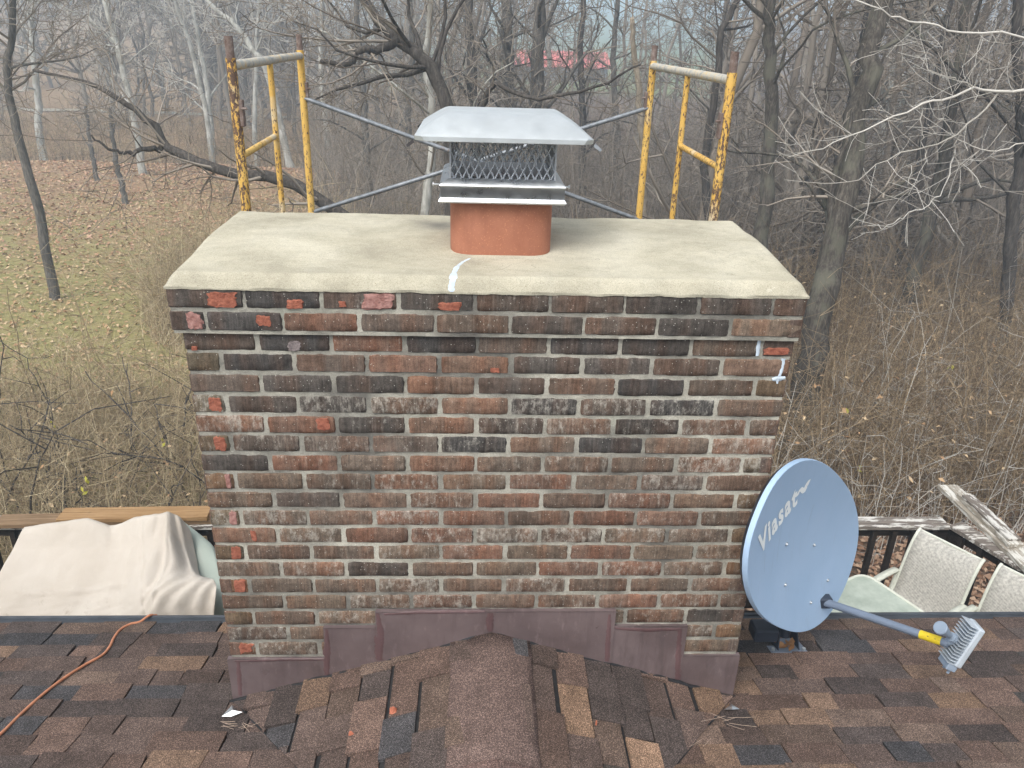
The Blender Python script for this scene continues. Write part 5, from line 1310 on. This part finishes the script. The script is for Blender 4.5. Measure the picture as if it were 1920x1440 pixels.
mid = [
 ('grey_tree', 'straight grey trunk rising behind the left side of the chimney cowl', [(905, 380), (895, 250), (884, 120), (878, 0)], 24, 22, 'bark_dark', 'twig'),
 ('grey_tree', 'broad grey trunk directly above the chimney cowl', [(962, 380), (958, 250), (954, 120), (952, 0)], 26, 26, 'bark_grey', 'twig'),
 ('grey_tree', 'broad trunk to the right of centre crossing the red barn roof', [(1000, 380), (1003, 250), (1008, 120), (1012, 0)], 23, 30, 'bark_grey', 'twig'),
 ('broken_snag', 'pale barkless snag beside the right scaffold frame', [(1208, 390), (1204, 260), (1196, 150), (1186, 60)], 21, 14, 'bark_snag', 'twig'),
 ('grey_tree', 'upright mossy trunk just right of the right scaffold frame', [(1425, 470), (1440, 330), (1446, 180), (1440, 60), (1446, -20)], 16, 26, 'bark_moss', 'twig'),
 ('grey_tree', 'tall mossy trunk in the thicket near the upper right corner', [(1712, 520), (1748, 400), (1775, 270), (1798, 110), (1818, -10)], 16.5, 22, 'bark_moss', 'twig'),
 ('dark_tree', 'dark slanting trunk between the two right-hand mossy trunks', [(1540, 420), (1580, 260), (1612, 110), (1630, 0)], 20, 13, 'bark_dark', 'twig'),
 ('dark_tree', 'dark thin trunk crossing the pale sycamore at upper right', [(1700, 420), (1735, 250), (1762, 110), (1784, 0)], 19, 12, 'bark_dark', 'twig'),
 ('dark_tree', 'dark crooked trunk left of the upright mossy trunk', [(1330, 430), (1322, 300), (1345, 150), (1352, 60), (1385, -10)], 19, 15, 'bark_dark', 'twig'),
 ('dark_tree', 'dark trunk in the thicket at the right picture edge', [(1890, 560), (1900, 400), (1915, 230), (1905, 60)], 15, 20, 'bark_dark', 'twig'),
 ('sycamore', 'white-barked sycamore behind the leaning trunk', [(1610, 480), (1636, 340), (1662, 215), (1690, 100), (1712, -10)], 26, 16, 'bark_pale', 'twig_pale'),
 ('sycamore', 'white forked sycamore right of the leaning trunk', [(1652, 300), (1690, 190), (1730, 80), (1750, -10)], 27, 12, 'bark_pale', 'twig_pale'),
 ('sycamore', 'pale slender sycamore with dark foot at the edge of the left lawn', [(269, 333), (258, 265), (246, 195), (230, 130), (212, 65), (194, -5)], 35, 11, 'bark_pale', 'twig_pale'),
 ('sycamore', 'pale sycamore near the upper left corner', [(74, 250), (70, 180), (64, 120), (58, 60), (63, -5)], 44, 11, 'bark_pale', 'twig_pale'),
 ('sycamore', 'pale leaning sycamore left of the left scaffold frame', [(395, 270), (383, 195), (354, 78), (327, -5)], 43, 9, 'bark_pale', 'twig_pale'),
 ('sycamore', 'pale upright sycamore just left of the left scaffold post', [(396, 250), (388, 168), (370, 60), (358, -5)], 46, 9, 'bark_pale', 'twig_pale'),
 ('sycamore', 'pale sycamore slanting down through the left scaffold frame', [(505, 150), (474, 90), (434, 40), (380, -10)], 40, 11, 'bark_pale', 'twig_pale'),
 ('sycamore', 'pale upright sycamore inside the left scaffold frame', [(478, 230), (480, 133), (482, 60), (485, -5)], 45, 8, 'bark_pale', 'twig_pale'),
 ('sycamore', 'pale sycamore right of the left scaffold frame', [(612, 260), (604, 160), (600, 80), (604, -5)], 40, 9, 'bark_pale', 'twig_pale'),
 ('sycamore', 'pale mottled trunk left of the chimney cowl', [(800, 390), (805, 320), (812, 230), (800, 120), (806, 20)], 17, 16, 'bark_pale', 'twig'),
 ('sapling', 'thin pale sapling on the lawn left of the chimney', [(236, 375), (225, 335), (215, 290), (210, 240)], 29.5, 9, 'bark_grey', 'twig'),
 ('sapling', 'smaller thin sapling at the leafy edge of the lawn', [(182, 340), (176, 305), (168, 262), (164, 225)], 33.5, 7, 'bark_grey', 'twig'),
 ('grey_tree', 'grey trunk between the left scaffold frame and the dark crooked tree', [(690, 330), (684, 220), (676, 120), (668, 0)], 30, 14, 'bark_grey', 'twig'),
 ('grey_tree', 'thin grey trunk above the left edge of the chimney cowl', [(770, 350), (764, 230), (772, 120), (768, 0)], 33, 13, 'bark_grey', 'twig'),
 ('grey_tree', 'dark narrow trunk between the red barn roof and the snag', [(1092, 380), (1094, 230), (1088, 120), (1094, 0)], 28, 14, 'bark_dark', 'twig'),
 ('grey_tree', 'grey narrow trunk at the right end of the red barn roof', [(1160, 380), (1155, 230), (1150, 120), (1158, 0)], 34, 12, 'bark_grey', 'twig'),
]
for i, (nm, lb_, pxs, Y, w, bk, tw) in enumerate(mid):
    far = Y > 38
    if nm == 'sapling': k = dict(nlimb=9, limb=(.8, 1.8), kids=(4, 3, 2), depth=2, tmin=.4, ext=.6, minr=.007)
    elif nm == 'broken_snag': k = dict(nlimb=3, limb=(.5, 1.2), kids=(2, 2), depth=1, tmin=.4, ext=.3)
    elif nm == 'sycamore' and far: k = dict(nlimb=12, limb=(2, 5), kids=(4, 3, 3), depth=2, tmin=.35, minr=.011, ext=5)
    else: k = dict(nlimb=13, limb=(1.5, 4), kids=(5, 4, 3), depth=3, tmin=.3, minr=.0055)
    gtree(nm, lb_, pxs, Y, w, bk, tw, 40+i, group=None, **k)
# near tree outside the right edge, whose pale branches reach into the picture
def near_branches():
    Y = 8.6; A = lambda x, y, q=0: at(x, y, Y+q); root = gpt(2260, 600, 8.6)
    ex = [([A(2230, 150), A(2080, 160), A(1960, 168), A(1872, 172), A(1832, 164), A(1775, 185), A(1742, 196), A(1690, 212), A(1640, 232), A(1590, 258), A(1540, 280), A(1480, 296, .2)], 0.0198, .0035),
          ([A(1872, 172), A(1852, 200), A(1815, 235), A(1782, 262), A(1730, 282), A(1660, 300), A(1610, 335), A(1560, 345), A(1475, 338, .2)], 0.0124, .003),
          ([A(1800, 245), A(1788, 290), A(1815, 320), A(1840, 350, -.1)], 0.0062, .003), ([A(1730, 195), A(1728, 240), A(1735, 290), A(1742, 310, -.2)], 0.0056, .0028),
          ([A(1790, 280), A(1775, 345), A(1745, 380), A(1700, 405), A(1660, 426), A(1630, 420, .2)], 0.0068, .003),
          ([A(2230, 250), A(2050, 262), A(1920, 270), A(1860, 285), A(1800, 262), A(1762, 215)], 0.0099, .003),
          ([A(2230, -40), A(2000, 60), A(1840, 62), A(1740, 45), A(1690, 34), A(1620, 8), A(1540, -10, .3)], 0.0136, .005),
          ([A(1832, 164), A(1780, 145), A(1745, 130), A(1715, 100, .1)], 0.0056, .003)]
    tree('pale_branched_tree', 'tree outside the right edge whose pale bare branches spread into the picture', [root, A(2250, 400), A(2230, 200), A(2220, 0), A(2210, -250)], .16, .08, 'bark_grey', 'twig_bright', 88, lm='twig_bright', nlimb=0, extra=ex, limb=(.6, 1.5), depth=2, kids=(3, 2), minr=.0030, wig=.17, kx=1.3)
near_branches()

# ------------------------------------------------------------------ far wood and thickets
def stuff(name, V, F, mat, label, cat_): 
    c = V.mean(0); o = link(name, npmesh(name, V-c, F, MT[mat]), None, c); setp(o, label, cat_, None, 'stuff'); return o
def far_wood(name, label, n, sampler, seed, mat, hgt=(9, 16), protos=6, minr=.016, kids=(5, 4)):
    R = np.random.RandomState(seed); PR = []
    for k in range(protos):
        G = {}; L = 10.0
        n_ = 9; pts = np.stack([np.cumsum(R.randn(n_)*.16), np.cumsum(R.randn(n_)*.16), np.linspace(0, L, n_)], 1); addp(G, pts, np.linspace(.13, .04, n_), 5)
        for _ in range(15):
            t = R.uniform(.08, .98); i = int(t*(n_-1)); a = R.uniform(0, 6.28)
            grow(G, pts[i], (math.cos(a), math.sin(a), R.uniform(.15, 1.1)), R.uniform(1.5, 3.8)*(1.15-.6*t), .05*(1.1-t)+.012, 2, R, .22, .05, kids, .9, .3, minr)
        PR.append(pack(G))
    Vs, Fs, o = [], [], 0
    for k in range(n):
        x, y = sampler(R); V, F = PR[R.randint(protos)]; s_ = R.uniform(*hgt)/10; c = rotz(R.uniform(0, 6.28))
        W = (V*s_) @ c.T; W[:, :2] += W[:, 2:3]*R.randn(2)*.07; W += np.array([x, y, float(terrain(x, y))-.2]); Vs.append(W); Fs.append(F+o); o += len(W)
    return stuff(name, np.concatenate(Vs), np.concatenate(Fs), mat, label, 'wood')
def sec(y0, y1, a0, a1, p=1.0):
    def f(R):
        y = y0+(y1-y0)*R.rand()**p; return R.uniform(a0, a1)*y, y
    return f
far_wood('wooded_hillside', 'hazy bare wood covering the far left hillside', 180, sec(62, 150, -1.1, -.02), 7, 'twig', (9, 15), minr=.022, kids=(4, 3))
far_wood('creekside_wood', 'bare grey wood along the creek behind the left scaffold frame', 80, sec(47, 62, -1.0, .12), 8, 'twig', (8, 13), minr=.016, kids=(4, 4))
far_wood('background_wood', 'tangled bare wood behind the chimney cowl', 24, sec(30, 55, -.12, .30), 9, 'twig', (7, 12), minr=.011, kids=(5, 4))
far_wood('right_hand_wood', 'dense bare wood filling the upper right background', 115, sec(19, 48, .26, 1.25), 10, 'twig', (8, 14), minr=.010, kids=(5, 4))
far_wood('distant_treeline', 'faint distant treeline beyond the green field', 70, sec(150, 330, -.15, .55), 12, 'twig', (8, 14), minr=.05, kids=(3, 2), protos=3)

def thicket(name, label, n, samp, hgt, seed, mat, nseg=6, arch=.9, r=(.003, .008), twigs=3, sides=3):
    R = np.random.RandomState(seed); XY = samp(R, n); Z = terrain(XY[:, 0], XY[:, 1])-.05
    h = R.uniform(hgt[0], hgt[1], n)*(.6+.8*R.rand(n)**2); a = R.uniform(0, 2*np.pi, n); lean = np.abs(R.randn(n))*arch*.55
    t = np.linspace(0, 1, nseg)[None, :]; out = h[:, None]*lean[:, None]*(t**1.7); up = h[:, None]*(t-.30*np.minimum(lean, 1.6)[:, None]*t**2.4)
    P = np.stack([XY[:, :1]+out*np.cos(a)[:, None], XY[:, 1:]+out*np.sin(a)[:, None], Z[:, None]+up], -1)
    jt = np.cumsum(R.randn(n, nseg, 3), 1)*(.016*h)[:, None, None]; P = P+jt*t[..., None]
    r0 = R.uniform(r[0], r[1], n); V, F = tubes(P, r0[:, None]*np.linspace(1, .35, nseg)[None], sides); Vs, Fs, o = [V], [F], len(V)
    m = n*twigs; src = np.repeat(np.arange(n), twigs); k = R.randint(1, nseg, m); B = P[src, k]
    L = h[src]*R.uniform(.12, .42, m); d = R.randn(m, 3); d[:, 2] = np.abs(d[:, 2])*.7; d /= np.linalg.norm(d, axis=1)[:, None]
    j = R.randn(m, 3)*.22; Q = np.stack([B, B+(d+j*.3)*L[:, None]*.5, B+(d+j)*L[:, None]], 1)
    V, F = tubes(Q, (r0[src]*.55)[:, None]*np.array([[1, .8, .5]]), 3); Vs.append(V); Fs.append(F+o)
    return stuff(name, np.concatenate(Vs), np.concatenate(Fs), mat, label, 'brush')
def wedge(y0, y1, a0, a1, p=1.0):
    def f(R, n):
        y = y0+(y1-y0)*R.rand(n)**p; return np.stack([R.uniform(a0, a1, n)*y, y], 1)
    return f
def ell(cx, cy, rx, ry):
    def f(R, n):
        a = R.uniform(0, 6.28, n); q = np.sqrt(R.rand(n)); return np.stack([cx+rx*q*np.cos(a), cy+ry*q*np.sin(a)], 1)
    return f
thicket('bramble_thicket', 'tangled dry bramble thicket beyond the deck at lower left', 6000, wedge(7.2, 12.5, -1.1, -.06), (.8, 2.0), 21, 'brush', r=(.0028, .0065), twigs=4)
thicket('bramble_fringe', 'sparser bramble edge rising against the lawn at left', 500, wedge(12.0, 13.6, -.75, -.2), (.5, 1.2), 22, 'brush', r=(.0035, .008))
thicket('undergrowth', 'dense brown undergrowth filling the right side below the trees', 9500, wedge(9.0, 20, .10, 1.2, 1.2), (.9, 2.4), 23, 'brush_dark', r=(.003, .008), twigs=4)
thicket('pale_canes', 'pale arching canes standing out of the right undergrowth', 420, wedge(8.2, 15, .34, .9), (1.0, 2.2), 24, 'twig_pale', r=(.003, .0055), twigs=2)
thicket('understorey', 'grey tangle of saplings behind the right undergrowth', 3300, wedge(17, 34, .24, 1.25), (1.8, 4.5), 25, 'twig', r=(.006, .014), twigs=5, arch=.6)
thicket('grey_bush', 'grey-brown bushy thicket just left of the chimney crown', 2600, ell(-5.2, 18.8, 2.4, 3.6), (1.0, 2.4), 26, 'brush', r=(.004, .008), twigs=4)
thicket('creek_scrub', 'scrub along the creek bank at the far edge of the lawn', 2600, wedge(40, 50, -.72, .1), (1.0, 2.6), 27, 'brush_dark', r=(.010, .020), twigs=4)
thicket('middle_scrub', 'grey scrub seen under the chimney cowl between the scaffold frames', 4200, wedge(20, 42, -.20, .32), (1.4, 4.0), 28, 'twig', r=(.007, .014), twigs=5, arch=.6)

thicket('woody_stems', 'dark crooked woody stems rising from the left brambles', 30, wedge(7.6, 11.5, -.72, -.26), (1.6, 3.0), 41, 'bark_dark', nseg=14, r=(.010, .020), twigs=7, sides=6)
thicket('lawn_shrubs', 'thin bare shrubs standing against the lawn left of the chimney', 34, wedge(10.5, 13, -.60, -.26), (1.5, 2.8), 42, 'brush', nseg=8, r=(.007, .013), twigs=9, sides=5, arch=.5)
thicket('crooked_canes', 'thick pale crooked canes in the right undergrowth', 130, wedge(8.2, 12.5, .36, .85), (1.2, 2.6), 43, 'twig_pale', nseg=8, r=(.005, .009), twigs=4, sides=5)

def leaves(name, label, n, samp, size, seed, mat, zmax=.05):
    R = np.random.RandomState(seed); XY = samp(R, n); Z = terrain(XY[:, 0], XY[:, 1])+R.uniform(.0, zmax, n)
    s_ = R.uniform(size[0], size[1], n); a = R.uniform(0, 6.28, n); u = np.stack([np.cos(a), np.sin(a), R.randn(n)*.35], 1); v = np.stack([-np.sin(a), np.cos(a), R.randn(n)*.35], 1)
    C = np.stack([XY[:, 0], XY[:, 1], Z], 1); k = R.uniform(.1, .5, n)[:, None]*np.array([0, 0, 1.])
    Vq = np.stack([C-u*s_[:, None], C-v*s_[:, None]*.55+k*s_[:, None], C+u*s_[:, None], C+v*s_[:, None]*.55+k*s_[:, None]], 1).reshape(-1, 3)
    i = np.arange(n)[:, None]*4; F = np.concatenate([i+np.array([[0, 1, 2]]), i+np.array([[0, 2, 3]])], 0)
    return stuff(name, Vq, F, mat, label, 'leaves')
leaves('lawn_leaves', 'tan fallen leaves scattered over the lawn at left', 20000, wedge(13, 44, -.75, -.10, .8), (.030, .070), 31, 'leaf_tan')
leaves('leaf_drift', 'rusty leaf drift along the far edge of the lawn', 8000, wedge(22, 42, -.75, -.12, .7), (.045, .09), 36, 'leaf_rust')
leaves('woodland_leaves', 'brown leaf litter on the ground behind the right deck rail', 22000, wedge(6.2, 15, .25, .95), (.03, .065), 32, 'leaf_brown')
leaves('near_leaves', 'fallen leaves under the bramble thicket by the deck', 5000, wedge(6.2, 13, -.8, .2), (.04, .09), 33, 'leaf_brown')
leaves('clinging_leaves', 'dead leaves caught in the right undergrowth', 1500, wedge(8.5, 18, .2, 1.0), (.022, .05), 34, 'leaf_tan', 1.7)
leaves('bramble_leaves', 'dead leaves caught in the left brambles', 700, wedge(7.2, 12.5, -.9, -.1), (.02, .04), 35, 'leaf_tan', 1.5)
for k, (x, y, Y) in enumerate(((1587, 772, 10.5), (165, 905, 8.0), (147, 922, 7.9), (100, 790, 9.5), (312, 830, 9.3), (1612, 880, 9.3), (1785, 690, 11))):
    p = at(x, y, Y); mb = MB(); r = random.Random(k)
    for q in range(2):
        c = p+np.array([r.uniform(-.05, .05), r.uniform(-.05, .05), r.uniform(-.05, .05)]); s_ = .035; a = r.uniform(0, 6)
        ux = np.array([math.cos(a), .3, math.sin(a)])*s_; uy = np.array([-math.sin(a), .2, math.cos(a)])*s_
        mb.add([c-ux, c-uy*.6, c+ux, c+uy*.6, c-ux+[0, .004, 0], c-uy*.6+[0, .004, 0], c+ux+[0, .004, 0], c+uy*.6+[0, .004, 0]], [(0, 1, 2, 3), (7, 6, 5, 4)])
    setp(mb.build('yellow_leaf', MT['leaf_yellow']), ['yellow leaves clinging in the right undergrowth above the satellite dish', 'upper yellow leaf above the orange pine board', 'lower yellow leaf just above the brown board', 'yellow leaves in the middle of the left bramble thicket', 'yellowish leaf in the brambles beside the chimney edge', 'yellow leaf in the undergrowth right of the satellite dish rim', 'yellow leaf in the undergrowth at the right picture edge'][k], 'leaf', 'yellow leaves in the brush')

# ------------------------------------------------------------------ haze
me = mk(*(lambda m: (m.v, m.f))(MB().box((0, 0, 0), (2200, 720, 48))), name='haze')
ho = link('haze', me, None, (0, 310, 21.5)); ho['kind'] = 'stuff'
t = NT('pale_haze'); t.t.nodes.remove(t.b); pv = t.n('ShaderNodeVolumePrincipled'); pv.inputs['Color'].default_value = (0.72, 0.86, 1.0, 1); pv.inputs['Density'].default_value = 0.0046; pv.inputs['Anisotropy'].default_value = 0.2
t.l(pv.outputs[0], [n for n in t.t.nodes if n.type == 'OUTPUT_MATERIAL'][0].inputs['Volume']); me.materials.append(t.m)
ho.display_type = 'WIRE'
